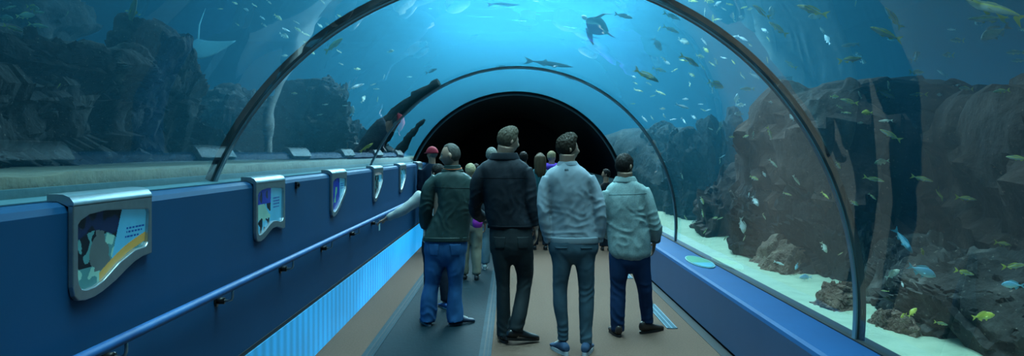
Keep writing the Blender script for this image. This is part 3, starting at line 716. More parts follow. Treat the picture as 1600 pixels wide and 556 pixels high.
def fish_proto(shape, bend):
    key = (shape, bend)
    if key not in FMESH:
        FMESH[key] = [q.mesh('fish_'+n_) for q, n_ in zip(fish_meshes(shape, bend), ('body', 'tail_fin', 'dorsal_fin', 'belly_fin', 'side_fin', 'side_fin', 'eye', 'eye'))]
        for me in FMESH[key]:
            me.update()
        FMESH[key][0].polygons.foreach_set('use_smooth', [True]*len(FMESH[key][0].polygons))
        b = MB(); b_ = fish_meshes(shape, bend)
        for i in range(6): b.add(b_[i].v, b_[i].f, 0 if i == 0 else 1)
        me = b.mesh('fish_small'); me.polygons.foreach_set('use_smooth', [True]*len(me.polygons)); FMESH[key].append(me)
    return FMESH[key]
FCACHE = {}
def with_mats(me, ms):
    key = (me.name, tuple(m.name for m in ms))
    if key not in FCACHE:
        c = me.copy(); c.materials.clear()
        for m in ms: c.materials.append(m)
        FCACHE[key] = c
    return FCACHE[key]
def zglass(px, py, margin=0.0):
    """distance at which a line of sight leaves the tunnel"""
    for k in range(20, 2400):
        Z = k*0.01; X = (px-800)/F*Z; z = EYE-(py-HZ)/F*Z
        if (X-CX)**2+(z-CZ)**2 > (R+TH+margin)**2: return Z
    return 24
frnd = random.Random(5)
def fish(px, py, ln, a, look='yt', shape='slim', lab=None, group=None, real=0.30, Z=None, yaw=None, kind='fish'):
    zg = zglass(px, py, 0.08+0.33*real*min(1, ln*13/F/real))
    zg0 = zglass(px, py, 0.09)
    Zr = Z if Z else min(max(real*F/ln, zg), 17)
    Zr = min(Zr, min(zrock(px-ln*.4, py), zrock(px+ln*.4, py), zrock(px, py))-0.30)
    Zr = max(Zr, zg0)
    yw = yaw if yaw is not None else frnd.uniform(-0.5, 0.5)
    L_ = ln*Zr/F/max(0.5, math.cos(yw))
    h = math.radians(a); hx, hz = math.cos(h), math.sin(h)
    d = Vector((hx*math.cos(yw), math.sin(yw), hz*math.cos(yw))).normalized()
    up = Vector((0, 0, 1)); 
    if abs(d.z) > 0.9: up = Vector((1 if hz < 0 else -1, 0, 0.15))
    side = up.cross(d).normalized(); u2 = d.cross(side).normalized()
    roll = frnd.uniform(-0.25, 0.25); s2 = side*math.cos(roll)+u2*math.sin(roll); u3 = d.cross(s2).normalized()
    p = pw(px, py, Zr)
    mtx = Matrix(((d.x, s2.x, u3.x, p.x), (d.y, s2.y, u3.y, p.y), (d.z, s2.z, u3.z, p.z), (0, 0, 0, 1))) @ Matrix.Scale(L_, 4)
    bend = frnd.choice([-1, 0, 1]); ms = fish_proto(shape, bend); bm_ = FM[look]
    fin = {'yt': M['finy'], 'jack': M['fing'], 'blue': M['finb'], 'white': M['finw'], 'yellow': M['finy'], 'dark': M['find'], 'green': M['finy']}[look]
    if ln >= 22:
        o = bpy.data.objects.new('fish', with_mats(ms[0], (bm_,)))
        COL.objects.link(o); o.matrix_world = mtx
        for i, nm in ((1, 'tail_fin'), (2, 'dorsal_fin'), (3, 'belly_fin'), (4, 'side_fin'), (5, 'side_fin'), (6, 'eye'), (7, 'eye')):
            c = bpy.data.objects.new(nm, with_mats(ms[i], (M['eye'] if i >= 6 else fin,))); COL.objects.link(c); c.parent = o
    else:
        o = bpy.data.objects.new('fish', with_mats(ms[8], (bm_, fin))); COL.objects.link(o); o.matrix_world = mtx
    tag(o, lab, 'fish', group); return o
# larger fish, one description each
big = [
 (1552, 18, 88, 153, 'yt', 'slim', 'largest fish, long silver-yellow striped, topmost in the upper right corner', .42),
 (1543, 31, 48, 171, 'yt', 'slim', 'slim yellow-striped fish just under the largest one at upper right', .34),
 (1530, 35, 30, 165, 'blue', 'slim', 'bluish fish half behind the slim striped one at upper right', .3),
 (1557, 49, 50, 207, 'jack', 'deep', 'tan deep-bodied fish at the bottom of the upper right cluster', .32),
 (1385, 53, 58, 160, 'yt', 'slim', 'big olive fish with yellow forked tail, heading up-left under a dim one', .36),
 (1397, 62, 22, 178, 'blue', 'slim', 'dim bluish fish tucked below the big olive fish', .3),
 (1396, 28, 42, 122, 'yt', 'slim', 'slender fish swimming steeply upward above the big olive fish', .32),
 (1270, 15, 46, 158, 'yt', 'slim', 'bright slender fish with yellow tail, upper of a touching pair', .32),
 (1277, 25, 26, 182, 'jack', 'deep', 'greenish fish, lower of a touching pair near the top', .3),
 (1326, 94, 44, 10, 'yt', 'slim', 'pale fish heading right with two others overlapping it', .32),
 (1338, 87, 22, 8, 'jack', 'deep', 'yellowish fish overlapping the pale one from above', .3),
 (1345, 95, 22, 350, 'white', 'deep', 'whitish fish at the right end of the overlapping trio', .3),
 (1328, 71, 30, 184, 'jack', 'slim', 'grey fish with fanned tail above the overlapping trio', .3),
 (1428, 89, 30, 32, 'jack', 'deep', 'pale round-headed fish facing up-right with yellow tail', .3),
 (1432, 113, 32, 2, 'yt', 'slim', 'olive fish swimming level below the round-headed one', .3),
 (1474, 114, 25, 158, 'blue', 'slim', 'thin teal fish with a kinked tail right of the level olive fish', .3),
 (1383, 146, 42, 343, 'yt', 'slim', 'brownish fish diving right with a smaller one on its back', .34),
 (1390, 134, 18, 118, 'yt', 'slim', 'small fish on the back of the brownish diving one', .3),
 (1328, 158, 30, 168, 'yt', 'slim', 'mottled green fish over the top of the reef wall', .3),
 (1355, 176, 20, 180, 'yellow', 'deep', 'stubby yellow-brown fish at the top edge of the dark reef', .3),
 (1392, 211, 36, 150, 'yt', 'slim', 'yellow-tailed fish heading up-left in front of brown rock', .3),
 (1436, 148, 28, 180, 'green', 'slim', 'dim green fish heading left just above the rounded brown reef', .3),
 (1489, 130, 24, 172, 'dark', 'deep', 'dusky deep fish over the far right reef', .3),
 (1510, 139, 34, 178, 'green', 'slim', 'green streaked fish skimming over the far right reef', .3),
 (1565, 142, 30, 186, 'green', 'slim', 'dim green fish resting on the crest of the far right reef', .3),
 (1484, 86, 32, 182, 'green', 'slim', 'faint long fish in open water below a small green one', .35),
 (1496, 63, 30, 182, 'green', 'slim', 'faint greenish fish crossing open water right of a stubby one', .35),
 (1585, 82, 30, 182, 'green', 'slim', 'faint fish at the right edge, upper of two', .35),
 (1590, 95, 24, 182, 'green', 'slim', 'faint fish at the right edge, lower of two', .35),
 (1591, 247, 34, 172, 'yt', 'slim', 'yellow spotted fish leaving the picture at the right edge', .36),
 (1365, 279, 28, 342, 'yt', 'slim', 'bright fish with green tail beside the dark column, right of the seam', .28),
 (1440, 279, 32, 344, 'yt', 'slim', 'olive fish gliding right over dark rock, first row below the reef top', .3),
 (1471, 303, 25, 292, 'yellow', 'slim', 'orange-yellow fish nosing steeply down between two olive ones', .3),
 (1509, 310, 36, 352, 'yt', 'slim', 'olive fish with dark back heading right at mid height', .3),
 (1411, 376, 46, 304, 'blue', 'slim', 'large pale blue fish pointing steeply down', .36),
 (1440, 423, 40, 338, 'blue', 'deep', 'large pale blue fish turning down-right below the steep one', .34),
 (1394, 428, 24, 38, 'jack', 'deep', 'small tan fish facing up-right left of the pale blue pair', .26),
 (1505, 425, 36, 346, 'yt', 'slim', 'yellow-green fish heading right in the lowest right part', .3),
 (1567, 381, 34, 348, 'yt', 'slim', 'bright yellow-tailed fish, upper of two by the right edge', .3),
 (1582, 415, 40, 4, 'yt', 'slim', 'bright yellow-green fish, lower of two by the right edge', .3),
 (1583, 445, 28, 180, 'blue', 'deep', 'blurred round blue fish under the two by the right edge', .3),
 (1537, 494, 32, 12, 'yellow', 'deep', 'yellow-olive fish low over the tank floor at right', .28),
 (1470, 505, 24, 346, 'green', 'slim', 'faint green fish close above the sand at right', .3),
 (1426, 488, 18, 60, 'yellow', 'deep', 'bright yellow fish, right one of a touching pair over sand', .2),
 (1413, 493, 16, 190, 'yellow', 'deep', 'bright yellow fish, left one of a touching pair over sand', .2),
 (1191, 17, 36, 150, 'yt', 'slim', 'yellow-green fish with drooping tail near the top seam', .3),
 (1216, 45, 34, 134, 'yt', 'slim', 'slim fish swimming up-left beneath the stubby upright one', .3),
 (1206, 20, 22, 92, 'jack', 'deep', 'stubby upright fish right of the one with a drooping tail', .26),
 (1237, 101, 26, 155, 'yt', 'slim', 'arched yellow-tailed fish in the pale streak of water', .3),
 (1222, 123, 34, 178, 'blue', 'slim', 'long thin teal fish behind the spotted one beside the seam', .35),
 (1217, 130, 15, 60, 'white', 'deep', 'white spotted fish touching the seam band', .25),
 (1293, 62, 18, 110, 'white', 'deep', 'pale fish facing the camera, lower of a vertical pair', .3),
 (1284, 48, 13, 120, 'jack', 'deep', 'small pale fish facing the camera, upper of a vertical pair', .25),
 (974, 25, 30, 345, 'white', 'slim', 'white and green fish heading right under the bright crown of the tunnel', .34),
 (1049, 25, 30, 340, 'yt', 'slim', 'long yellowish fish just below the top of the seam band', .34),
 (1048, 46, 28, 335, 'yt', 'slim', 'arched silver fish under the long yellowish one', .34),
 (1069, 64, 20, 335, 'jack', 'deep', 'pale stout fish inside the seam, facing left', .3),
 (1027, 69, 24, 306, 'white', 'deep', 'bright white diamond-shaped fish alone in the blue', .3),
 (1076, 95, 38, 333, 'yt', 'slim', 'long bright fish slanting down-right in the middle of the school', .36),
 (1030, 109, 24, 345, 'green', 'slim', 'dark green fish left of the long bright one', .32),
 (1011, 117, 44, 331, 'green', 'slim', 'long thin olive fish at the left rim of the school', .42),
 (1118, 132, 28, 340, 'yt', 'deep', 'large mottled yellow fish at the heart of the inner school', .3),
 (1066, 166, 22, 340, 'white', 'slim', 'bright little fish shining below the school', .28),
 (1152, 156, 20, 92, 'white', 'deep', 'white upright fish on the blue streak above the brown rock', .28),
 (1168, 139, 24, 180, 'yt', 'slim', 'fish with spread fins right of the white upright one', .28),
 (1202, 207, 22, 296, 'yt', 'slim', 'slim fish diving in front of the tall brown rock', .26),
 (1208, 255, 18, 310, 'jack', 'slim', 'pale fish slanting down low in front of the tall brown rock', .24),
 (1180, 314, 18, 300, 'white', 'deep', 'white disc-shaped fish by the dark fold of rock', .22),
 (1161, 352, 26, 280, 'white', 'deep', 'ragged white fish near the sand behind the blue ledge', .24),
 (1259, 433, 20, 182, 'blue', 'deep', 'round pale blue fish above the bright gap of sand', .2),
 (1245, 416, 12, 250, 'blue', 'deep', 'small vivid blue fish left above the round pale blue one', .16),
 (1266, 453, 18, 275, 'yellow', 'slim', 'thin yellow fish standing on its nose over the bright sand', .2),
 (1289, 305, 16, 312, 'yellow', 'slim', 'yellow fish just inside the seam at mid height', .22),
 (1245, 281, 18, 295, 'jack', 'slim', 'pale fish nose-down in front of the brown rock', .24),
 (1230, 303, 16, 342, 'yt', 'slim', 'yellow-green fish level in front of the brown rock', .24),
 (1378, 253, 20, 190, 'green', 'deep', 'green-yellow fish in front of the brown slope right of the seam', .26),
 (205, 25, 62, 62, 'green', 'slim', 'long olive-yellow fish nosing up over the crest of the big ledge', .5),
 (92, 134, 11, 45, 'yellow', 'slim', 'tiny bright yellow fish against the dark rock face on the left', .12),
 (198, 17, 6, 0, 'yellow', 'deep', 'yellow dot of a fish left of the long olive one', .1),
 (218, 23, 6, 200, 'yellow', 'deep', 'yellow dot of a fish right of the long olive one', .1),
 (521, 71, 38, 30, 'yellow', 'slim', 'golden slender fish slanting up right of the near seam', .4),
 (573, 231, 24, 40, 'yellow', 'slim', 'yellow-green fish low in front of the leaning dark shape', .25),
 (555, 136, 24, 25, 'white', 'slim', 'arched pale fish left of the leaning dark shape', .3),
 (551, 173, 16, 88, 'white', 'deep', 'bright white upright fish above the low rocks', .2),
 (610, 80, 12, 10, 'green', 'deep', 'small green fish among the white streaks on the left', .2),
 (617, 195, 11, 70, 'blue', 'deep', 'tiny blue fish in front of the leaning dark shape', .14),
 (859, 100, 74, 352, 'dark', 'long', 'long dark fish crossing over the middle seam', 1.1),
 (788, 8, 50, 2, 'dark', 'long', 'long thin dark fish at the very top of the tunnel', .8),
 (893, 123, 20, 350, 'dark', 'long', 'small dark fish close above the middle seam', .4),
 (783, 103, 15, 10, 'dark', 'long', 'short dark fish left of the long dark one', .4),
 (932, 59, 14, 355, 'dark', 'long', 'faint thin fish under the dark turtle', .4),
 (673, 111, 22, 15, 'dark', 'slim', 'brown fish beside the white glare at upper left of the tunnel', .4),
 (572, 22, 16, 340, 'dark', 'slim', 'small purplish-dark fish just inside the top of the near seam', .3),
]
for px, py, ln, a, lk, sh, lab, real in big: fish(px, py, ln, a, lk, sh, lab, None, real)
# the small fry: too small to tell one from the next within a shoal
shoals = [
 ('small yellow-green fish in the shoal outside the top of the near seam', [(1083, 2, 16, 355), (1108, 2, 16, 350), (1121, 6, 13, 30), (1101, 19, 12, 92), (1114, 30, 14, 95), (1123, 31, 11, 10), (1140, 7, 12, 350), (1119, 31, 12, 20), (1147, 27, 15, 105), (1158, 27, 11, 0), (1131, 14, 10, 330), (1147, 57, 13, 10), (1160, 60, 17, 325), (1172, 70, 9, 320), (1195, 48, 13, 140), (1200, 61, 9, 120), (1199, 94, 11, 100), (1172, 14, 10, 20), (1162, 12, 12, 200)]),
 ('small yellow-green fish in the shoal inside the near seam, over the brown rock', [(1030, 45, 9, 60), (1037, 93, 15, 328), (1094, 88, 16, 350), (1054, 110, 13, 30), (1081, 117, 13, 330), (1097, 105, 14, 320), (1131, 90, 11, 340), (1113, 100, 14, 322), (1077, 132, 10, 280), (1103, 78, 12, 310), (1100, 65, 14, 308), (1161, 118, 14, 300), (1180, 118, 20, 325), (1202, 118, 11, 350), (1173, 139, 11, 20), (1146, 97, 9, 300), (1118, 96, 12, 300), (1042, 98, 12, 330), (1066, 94, 10, 345)]),
 ('tiny pale fish in the shoal over the dark rocks between the seams', [(1032, 145, 17, 332), (998, 141, 16, 340), (1007, 186, 13, 310), (1019, 184, 8, 300), (1068, 189, 13, 308), (1084, 183, 11, 325), (1037, 182, 10, 90), (1052, 187, 10, 10), (1110, 130, 12, 90), (1113, 141, 10, 92), (1095, 163, 9, 0), (1099, 172, 8, 330), (1035, 170, 8, 0), (1071, 155, 8, 0), (1107, 172, 8, 20), (989, 162, 8, 0), (993, 130, 9, 330), (1014, 131, 10, 330), (1020, 150, 7, 20), (990, 120, 8, 330)]),
 ('small pale fish flitting in front of the tall brown rock', [(1158, 164, 13, 182), (1154, 178, 15, 180), (1204, 160, 9, 0), (1237, 184, 13, 120), (1165, 213, 10, 20), (1177, 211, 13, 92), (1126, 195, 11, 88), (1123, 204, 12, 70), (1111, 201, 8, 330), (1143, 214, 8, 0), (1129, 244, 9, 30), (1124, 252, 9, 70), (1194, 272, 10, 300), (1178, 278, 14, 335), (1195, 338, 12, 290), (1242, 160, 10, 0), (1217, 411, 16, 340), (1287, 386, 18, 295), (1313, 396, 9, 30)]),
 ('little reef fish hovering low by the sand between the seams', [(1097, 313, 13, 288), (1125, 341, 10, 20), (1098, 333, 14, 280), (1072, 340, 8, 290), (1117, 340, 9, 10), (1170, 304, 9, 80), (1065, 275, 12, 298), (1085, 346, 9, 200), (1101, 361, 10, 240), (1066, 353, 8, 0), (1149, 402, 9, 60), (1133, 372, 9, 240), (1163, 372, 10, 250)]),
 ('small fish scattered over the dark right reef', [(1337, 5, 10, 80), (1486, 46, 15, 182), (1303, 151, 15, 0), (1311, 167, 14, 340), (1322, 176, 14, 350), (1344, 148, 14, 120), (1344, 192, 10, 0), (1384, 189, 20, 180), (1309, 258, 14, 310), (1363, 307, 16, 318), (1335, 317, 14, 325), (1441, 393, 12, 292), (1383, 454, 12, 180), (1410, 444, 9, 280), (1598, 46, 14, 0), (1493, 132, 14, 180), (1468, 148, 12, 180)]),
 ('small pale fish in the loose shoal left of the near seam', [(385, 15, 10, 330), (410, 28, 12, 325), (434, 27, 14, 322), (445, 45, 9, 330), (463, 35, 11, 330), (465, 46, 12, 325), (478, 53, 14, 328), (447, 47, 12, 340), (443, 55, 18, 330), (371, 38, 9, 320), (367, 5, 8, 340), (420, 3, 12, 320), (505, 3, 11, 300), (511, 38, 9, 330), (530, 25, 8, 320), (487, 82, 10, 330), (445, 87, 9, 5), (412, 39, 14, 330), (345, 14, 8, 0), (477, 66, 8, 330), (500, 40, 8, 320), (398, 8, 8, 320), (530, 80, 9, 320)]),
 ('small pale fish drifting behind the fourth sign, over the low rocks', [(535, 139, 9, 0), (567, 155, 14, 60), (558, 108, 10, 0), (565, 133, 9, 30), (539, 165, 8, 0), (500, 179, 10, 10), (508, 163, 8, 0), (590, 155, 9, 80), (583, 132, 8, 20), (588, 139, 9, 0), (533, 100, 8, 330), (460, 146, 9, 0), (600, 120, 9, 70), (640, 120, 8, 0)]),
 ('dull green fish dozing over the far rock in the upper left', [(40, 25, 26, 10), (50, 12, 24, 350), (14, 12, 20, 20), (62, 20, 20, 0), (38, 26, 18, 5), (60, 40, 26, 350), (20, 44, 26, 340), (105, 21, 10, 60), (8, 28, 20, 0)]),
]
for lab, L_ in shoals:
    for px, py, ln, a in L_:
        lk = 'green' if 'dull' in lab else frnd.choice(['yt', 'yt', 'jack', 'yellow', 'white'] if 'pale' not in lab else ['jack', 'white', 'yt'])
        fish(px, py, max(ln, 9), a, lk, frnd.choice(['slim', 'slim', 'deep']), lab, lab.replace('small ', 'the ').replace('tiny ', 'the ').replace('little ', 'the '), 0.26)
# turtle-like dark swimmer under the crown of the tunnel
def turtle():
    p = pw(933, 41, 15); s = 0.55
    t = empty('sea_turtle', p); tag(t, 'dark ray-shaped swimmer with pointed fins below the tunnel crown, right of centre', 'animal')
    Rm = Matrix.Rotation(math.radians(32), 3, 'Y') @ Matrix.Rotation(math.radians(-38), 3, 'X')
    def g(v): return Rm @ Vector(v)
    b = MB(); rows = []
    for i in range(13):
        u = i/12; w_ = 0.46*math.sin(math.pi*min(1, u*0.92+0.03))**0.8*(1-0.25*u); x = -0.45+0.9*u
        rows.append([g((x*s*1.0, w_*s*math.cos(2*math.pi*k/16), 0.13*s*math.sin(math.pi*u+0.05)*math.sin(2*math.pi*k/16))) for k in range(16)])
    b.grid(rows, True, 0, True); rel2 = b.build('body', FM['dark'], t, smooth=True)
    for sd in (-1, 1):
        b = MB(); b.tube([g((-0.2*s, sd*0.25*s, 0)), g((-0.02*s, sd*0.62*s, .03*s)), g((0.25*s, sd*0.85*s, .0))], [(0.15*s, .025*s), (0.10*s, .02*s), (0.02*s, .008*s)], 12, up=(0, 0, 1)); b.build('fin', M['find'], t, smooth=True)
    b = MB(); b.ball(g((-0.55*s, 0, 0.02)), (0.12*s, 0.08*s, 0.07*s), R=Rm); b.build('head', FM['white'], t, smooth=True)
    b = MB(); b.tube([g((0.4*s, 0, 0)), g((0.62*s, 0.03*s, 0)), g((0.78*s, 0.0, 0))], [.05*s, .03*s, .006*s], 10); b.build('tail', M['find'], t, smooth=True)
turtle()
def ray():
    p = pw(312, 78, 17); s = 1.05
    b = MB(); rows = []
    n_ = 15
    for i in range(n_):
        u = -1+2*i/(n_-1)        # across the wings
        c0 = 0.42*(1-abs(u)**1.3); lead = -0.28*s*(1-abs(u)**1.5); trail = 0.36*s*(1-abs(u)**0.8)
        row = []
        for k in range(14):
            t_ = 2*math.pi*k/14; x = (lead+trail)/2+(trail-lead+0.02)/2*math.cos(t_)
            row.append((u*0.75*s, x, 0.10*s*abs(u)**2*1.0+0.07*s*(1-abs(u))*math.sin(t_)+0.004*math.sin(t_)))
        rows.append(row)
    b.grid(rows, True, 0, True)
    t = empty('stingray', p); tag(t, 'large hazy pale ray gliding between the big left ledge and the near seam', 'ray')
    t.rotation_euler = (math.radians(48), math.radians(-12), math.radians(20))
    o = b.build('body', mat('ray_skin', (0.09, 0.22, 0.23), 0.6), t, smooth=True)
    b = MB(); b.tube([(0, .3*s, 0), (.1*s, .8*s, .02), (.3*s, 1.3*s, .05)], [.03*s, .018*s, .004*s], 8); b.build('tail', mat('ray_tail', (0.14, 0.3, 0.3), 0.6), t, smooth=True)
ray()
# ------------------------------------------------------------------ people
def cloth(name, c, c2=None, rough=0.85, weave=160.0, sc=5.0, bump=0.25, spec=0.2, contrast=0.5):
    return mat(name, c, rough, c2 or tuple(x*0.78 for x in c), sc, bump, weave, spec=spec, contrast=contrast, bdist=0.004)
SKIN = mat('skin', (0.42, 0.27, 0.20), 0.5, (0.36, 0.22, 0.16), 6, 0.05, 60)
SKIN2 = mat('skin_tan', (0.33, 0.20, 0.14), 0.5, (0.28, 0.17, 0.12), 6, 0.05, 60)
SKIN3 = mat('skin_dark', (0.13, 0.075, 0.05), 0.5, (0.10, 0.06, 0.04), 6, 0.05, 60)
EYEW = mat('eye_white', (0.7, 0.7, 0.68), 0.2)
def hairmat(name, c): return mat(name, c, 0.6, tuple(x*0.6 for x in c), 22, 0.7, 90, stretch=(1, 1, 0.3), spec=0.15, bdist=0.006)
def bake(o, voxel, smooth=4, fn=None, fac=0.5):
    """join overlapping pieces of one garment or body into one skin"""
    r = o.modifiers.new('r', 'REMESH'); r.mode = 'VOXEL'; r.voxel_size = voxel; r.use_smooth_shade = True
    if smooth:
        s = o.modifiers.new('s', 'SMOOTH'); s.iterations = smooth; s.factor = fac
    dg = bpy.context.evaluated_depsgraph_get(); dg.update()
    me = bpy.data.meshes.new_from_object(o.evaluated_get(dg)); o.modifiers.clear()
    old = o.data; o.data = me; bpy.data.meshes.remove(old)
    if fn:
        me.update(); 
        for v, n_ in zip(me.vertices, [v.normal.copy() for v in me.vertices]): v.co = v.co+n_*fn(v.co, n_)
    me.polygons.foreach_set('use_smooth', [True]*len(me.polygons)); me.update()
    return o
class Body:
    """gathers picture measurements (column, row, depth offset) of one standing person"""
    def __init__(s, Z, base_x): s.Z = Z; s.k = Z/F; s.base = Vector(((base_x-800)/F*Z, Z, 0))
    def p(s, x, y, dz=0.0): return Vector(((x-800)*s.k, s.Z+dz, EYE-(y-HZ)*s.k))-s.base
    def limb(s, mb, pts, n=18, steps=5):
        """pts: (x, y, dz, half width px, [half depth px])"""
        rows = [tuple(s.p(*q[:3]))+(q[3]*s.k, (q[4] if len(q) > 4 else q[3])*s.k) for q in pts]
        S = crspline(rows, steps)
        if mb is getattr(s, 'inner', None) and pts[0][2] != -.02: S = [tuple(r[:3])+tuple(q*(.72 if q > 6*s.k else 1) for q in r[3:5]) for r in S]
        mb.tube([r[:3] for r in S], [(r[3], r[4]) for r in S], n, up=(0, 1, 0.001))
    def torso(s, mb, rows, n=36, steps=4, yaw=0.0, sq=2.4):
        """rows: (x centre, y, dz, half width px, half depth px, tilt of shoulder line px)"""
        S = crspline([tuple(r)+(0,)*(6-len(r)) for r in rows], steps); P = []
        for x, y, dz, hw, hd, tl in S:
            r = []
            if mb is getattr(s, 'inner', None) and hw > 14: hw *= .82; hd *= .85
            for k in range(n):
                t = 2*math.pi*k/n; c, sn = math.cos(t), math.sin(t)
                u = math.copysign(abs(c)**(2/sq), c)*hw*s.k; v = math.copysign(abs(sn)**(2/sq), sn)*hd*s.k
                q = s.p(x, y, dz)+Vector((u*math.cos(yaw)-v*math.sin(yaw), u*math.sin(yaw)+v*math.cos(yaw), -c*tl*s.k))
                r.append(q)
            P.append(r)
        mb.grid(P, True, 0, True)
def head_rows(sc, hairf=None, nu=44, nv=34):
    """head grid in its own frame: +y face, +z up, origin between the ears; hairf gives extra thickness"""
    rows = []
    def g(x, s): return math.exp(-(x/s)**2)
    for j in range(nv+1):
        ph = -math.pi/2+math.pi*(0.01+0.98*j/nv); row = []
        for i in range(nu):
            t = 2*math.pi*i/nu; d = Vector((math.cos(ph)*math.cos(t), math.cos(ph)*math.sin(t), math.sin(ph)))
            x, y, z = d.x*0.076, d.y*0.094, d.z*0.118
            s_ = min(1, max(0, -d.z)); s_ = s_*s_*(3-2*s_)
            if y < 0: y *= 1+0.07*max(0, d.z+0.3)-0.50*s_
            else: y *= 1-0.02*s_
            x *= 1-0.26*s_; 
            if d.z > 0: x *= 1+0.03*d.z
            if d.y > 0:
                f = d.y**1.5
                y += f*(0.031*g(x, .011)*g(z+0.028, .017)+0.012*g(x, .009)*g(z+0.006, .018)+0.005*g(z-0.020, .010)*g(x, .05)
                        -0.009*(g(x-.031, .014)+g(x+.031, .014))*g(z-0.001, .012)+0.007*g(x, .022)*g(z+0.060, .007)-0.004*g(x, .02)*g(z+0.051, .004)
                        +0.004*g(x, .02)*g(z+0.068, .005)-0.004*g(x, .02)*g(z+0.080, .006)+0.009*g(x, .018)*g(z+0.100, .012)+0.004*(g(x-.038, .016)+g(x+.038, .016))*g(z+0.028, .016))
            p = Vector((x, y, z))
            if hairf is not None: p = p+d*hairf(p, d)
            row.append(p*sc)
        rows.append(row)
    return rows
def hair_short(th=0.014, line=0.045, rough=0.5, nape=-0.062, front=0.035, seed=1, quiff=0.0):
    def f(p, d):
        # covered where: above the hairline, behind the face
        yl = front+0.035*max(0, (p.z-0.03)/0.08)             # how far forward the hair reaches
        a = (yl-p.y)/0.012; zlow = nape+max(0, (p.y+0.045))*1.05
        b_ = (p.z-zlow)/0.010; m = max(0, min(1, a))*max(0, min(1, b_))
        if p.z > 0.092-0.35*max(0, p.y-0.05): m = max(m, 1 if p.y < 0.07 else 0)
        nz = noise.fractal(Vector((p.x*110+seed, p.y*110, p.z*26)), 0.8, 2, 3)
        t_ = th*(0.45+0.75*max(0, min(1, (p.z+0.03)/0.10)))*(1+0.55*rough*nz)+quiff*max(0, p.z-0.06)*max(0, (p.y+0.02))*60
        return t_*m-0.010*(1-m)
    return f
def add_head(body, mb, kids, c, height, yaw, pitch=0.0, roll=0.0, hair=None, hairm=None, name='hair'):
    """c: centre of the head in person space; yaw 0 looks away from the camera, positive turns to the picture's left"""
    sc = height/0.238
    Rm = Matrix.Rotation(yaw, 3, 'Z') @ Matrix.Rotation(pitch, 3, 'X') @ Matrix.Rotation(roll, 3, 'Y')
    rows = head_rows(sc); mb.grid([[c+Rm @ q for q in r] for r in rows], True, 0, True)
    for sd in (-1, 1):    # ears
        e = MB()
        pts = [(sd*0.070, -0.004, 0.0), (sd*0.080, -0.012, 0.002), (sd*0.087, -0.022, 0.004)]
        mb.tube([c+Rm @ (Vector(q)*sc) for q in pts], [(0.014*sc, 0.022*sc), (0.016*sc, 0.026*sc), (0.010*sc, 0.020*sc)], 12, up=Rm @ Vector((0, 0, 1)))
        mb.ball(c+Rm @ (Vector((sd*0.080, -0.012, 0.003))*sc), (0.008*sc, 0.016*sc, 0.028*sc), 12, 8, R=Rm @ Matrix.Rotation(sd*0.35, 3, 'Z'))
    if hair:
        h = MB(); h.grid([[c+Rm @ q for q in r] for r in head_rows(sc, hair, 112, 84)], True, 0, True)
        kids.append((name, h, hairm))
    for sd in (-1, 1):
        e = MB(); e.ball(c+Rm @ (Vector((sd*0.031, 0.0715, 0.000))*sc), 0.0125*sc, 14, 10); kids.append(('eye', e, EYEW))
        e = MB(); e.ball(c+Rm @ (Vector((sd*0.031, 0.0812, 0.000))*sc), (0.0055*sc, 0.004*sc, 0.0055*sc), 10, 8); kids.append(('pupil', e, M['eye']))
        e = MB(); pts = [Vector((sd*q, 0.089-abs(q)*0.16, 0.021+0.004*math.sin((q-.012)*70)))*sc for q in (.014, .024, .034, .044)]
        e.tube([c+Rm @ q for q in pts], [.002*sc, .0035*sc, .003*sc, .0015*sc], 8, flat=1.3); kids.append(('eyebrow', e, hairm or M['eye']))
    return Rm
def hand(mb, w, d, nrm, side, size=1.0, curl=0.5):
    """hand from wrist w along d; nrm points out of the back of the hand; side towards the thumb"""
    d = Vector(d).normalized(); nrm = (Vector(nrm)-d*Vector(nrm).dot(d)).normalized(); sd = d.cross(nrm)
    if sd.dot(Vector(side)) < 0: sd = -sd
    L_ = 0.185*size
    # palm
    S = [(0.0, .026, .019), (0.15, .029, .018), (0.32, .038, .017), (0.47, .041, .014), (0.52, .036, .010)]
    rows = []
    for t, a, bb in S:
        cc = w+d*(t*L_)
        rows.append([cc+sd*(a*size*math.cos(2*math.pi*k/14))+nrm*(bb*size*math.sin(2*math.pi*k/14)) for k in range(14)])
    mb.grid(rows, True, 0, True)
    for i, (off, ln, r) in enumerate([(.029, .42, .0085), (.0105, .47, .0088), (-.009, .44, .0085), (-.028, .34, .0075)]):
        st = w+d*(0.46*L_)+sd*(off*size); seg = ln*L_/3*1.08; pts = [st]; a_ = curl*0.35; q = st
        for k in range(3):
            dd = (d*math.cos(a_)-nrm*math.sin(a_)+sd*(off*1.2)).normalized(); q = q+dd*seg*(1.15-0.15*k); pts.append(q); a_ += curl*0.75
        mb.tube(pts, [r*1.1*size, r*size, r*.92*size, r*.72*size], 10)
    st = w+d*(0.14*L_)+sd*(.020*size)-nrm*(.004*size)
    p1 = st+(d*0.55+sd*0.75-nrm*0.2).normalized()*(.038*size); p2 = p1+(d*0.85+sd*0.40-nrm*0.25).normalized()*(.032*size); p3 = p2+(d*0.95+sd*0.1-nrm*0.3).normalized()*(.026*size)
    mb.tube([st, p1, p2, p3], [.0135*size, .0115*size, .0098*size, .0075*size], 10)
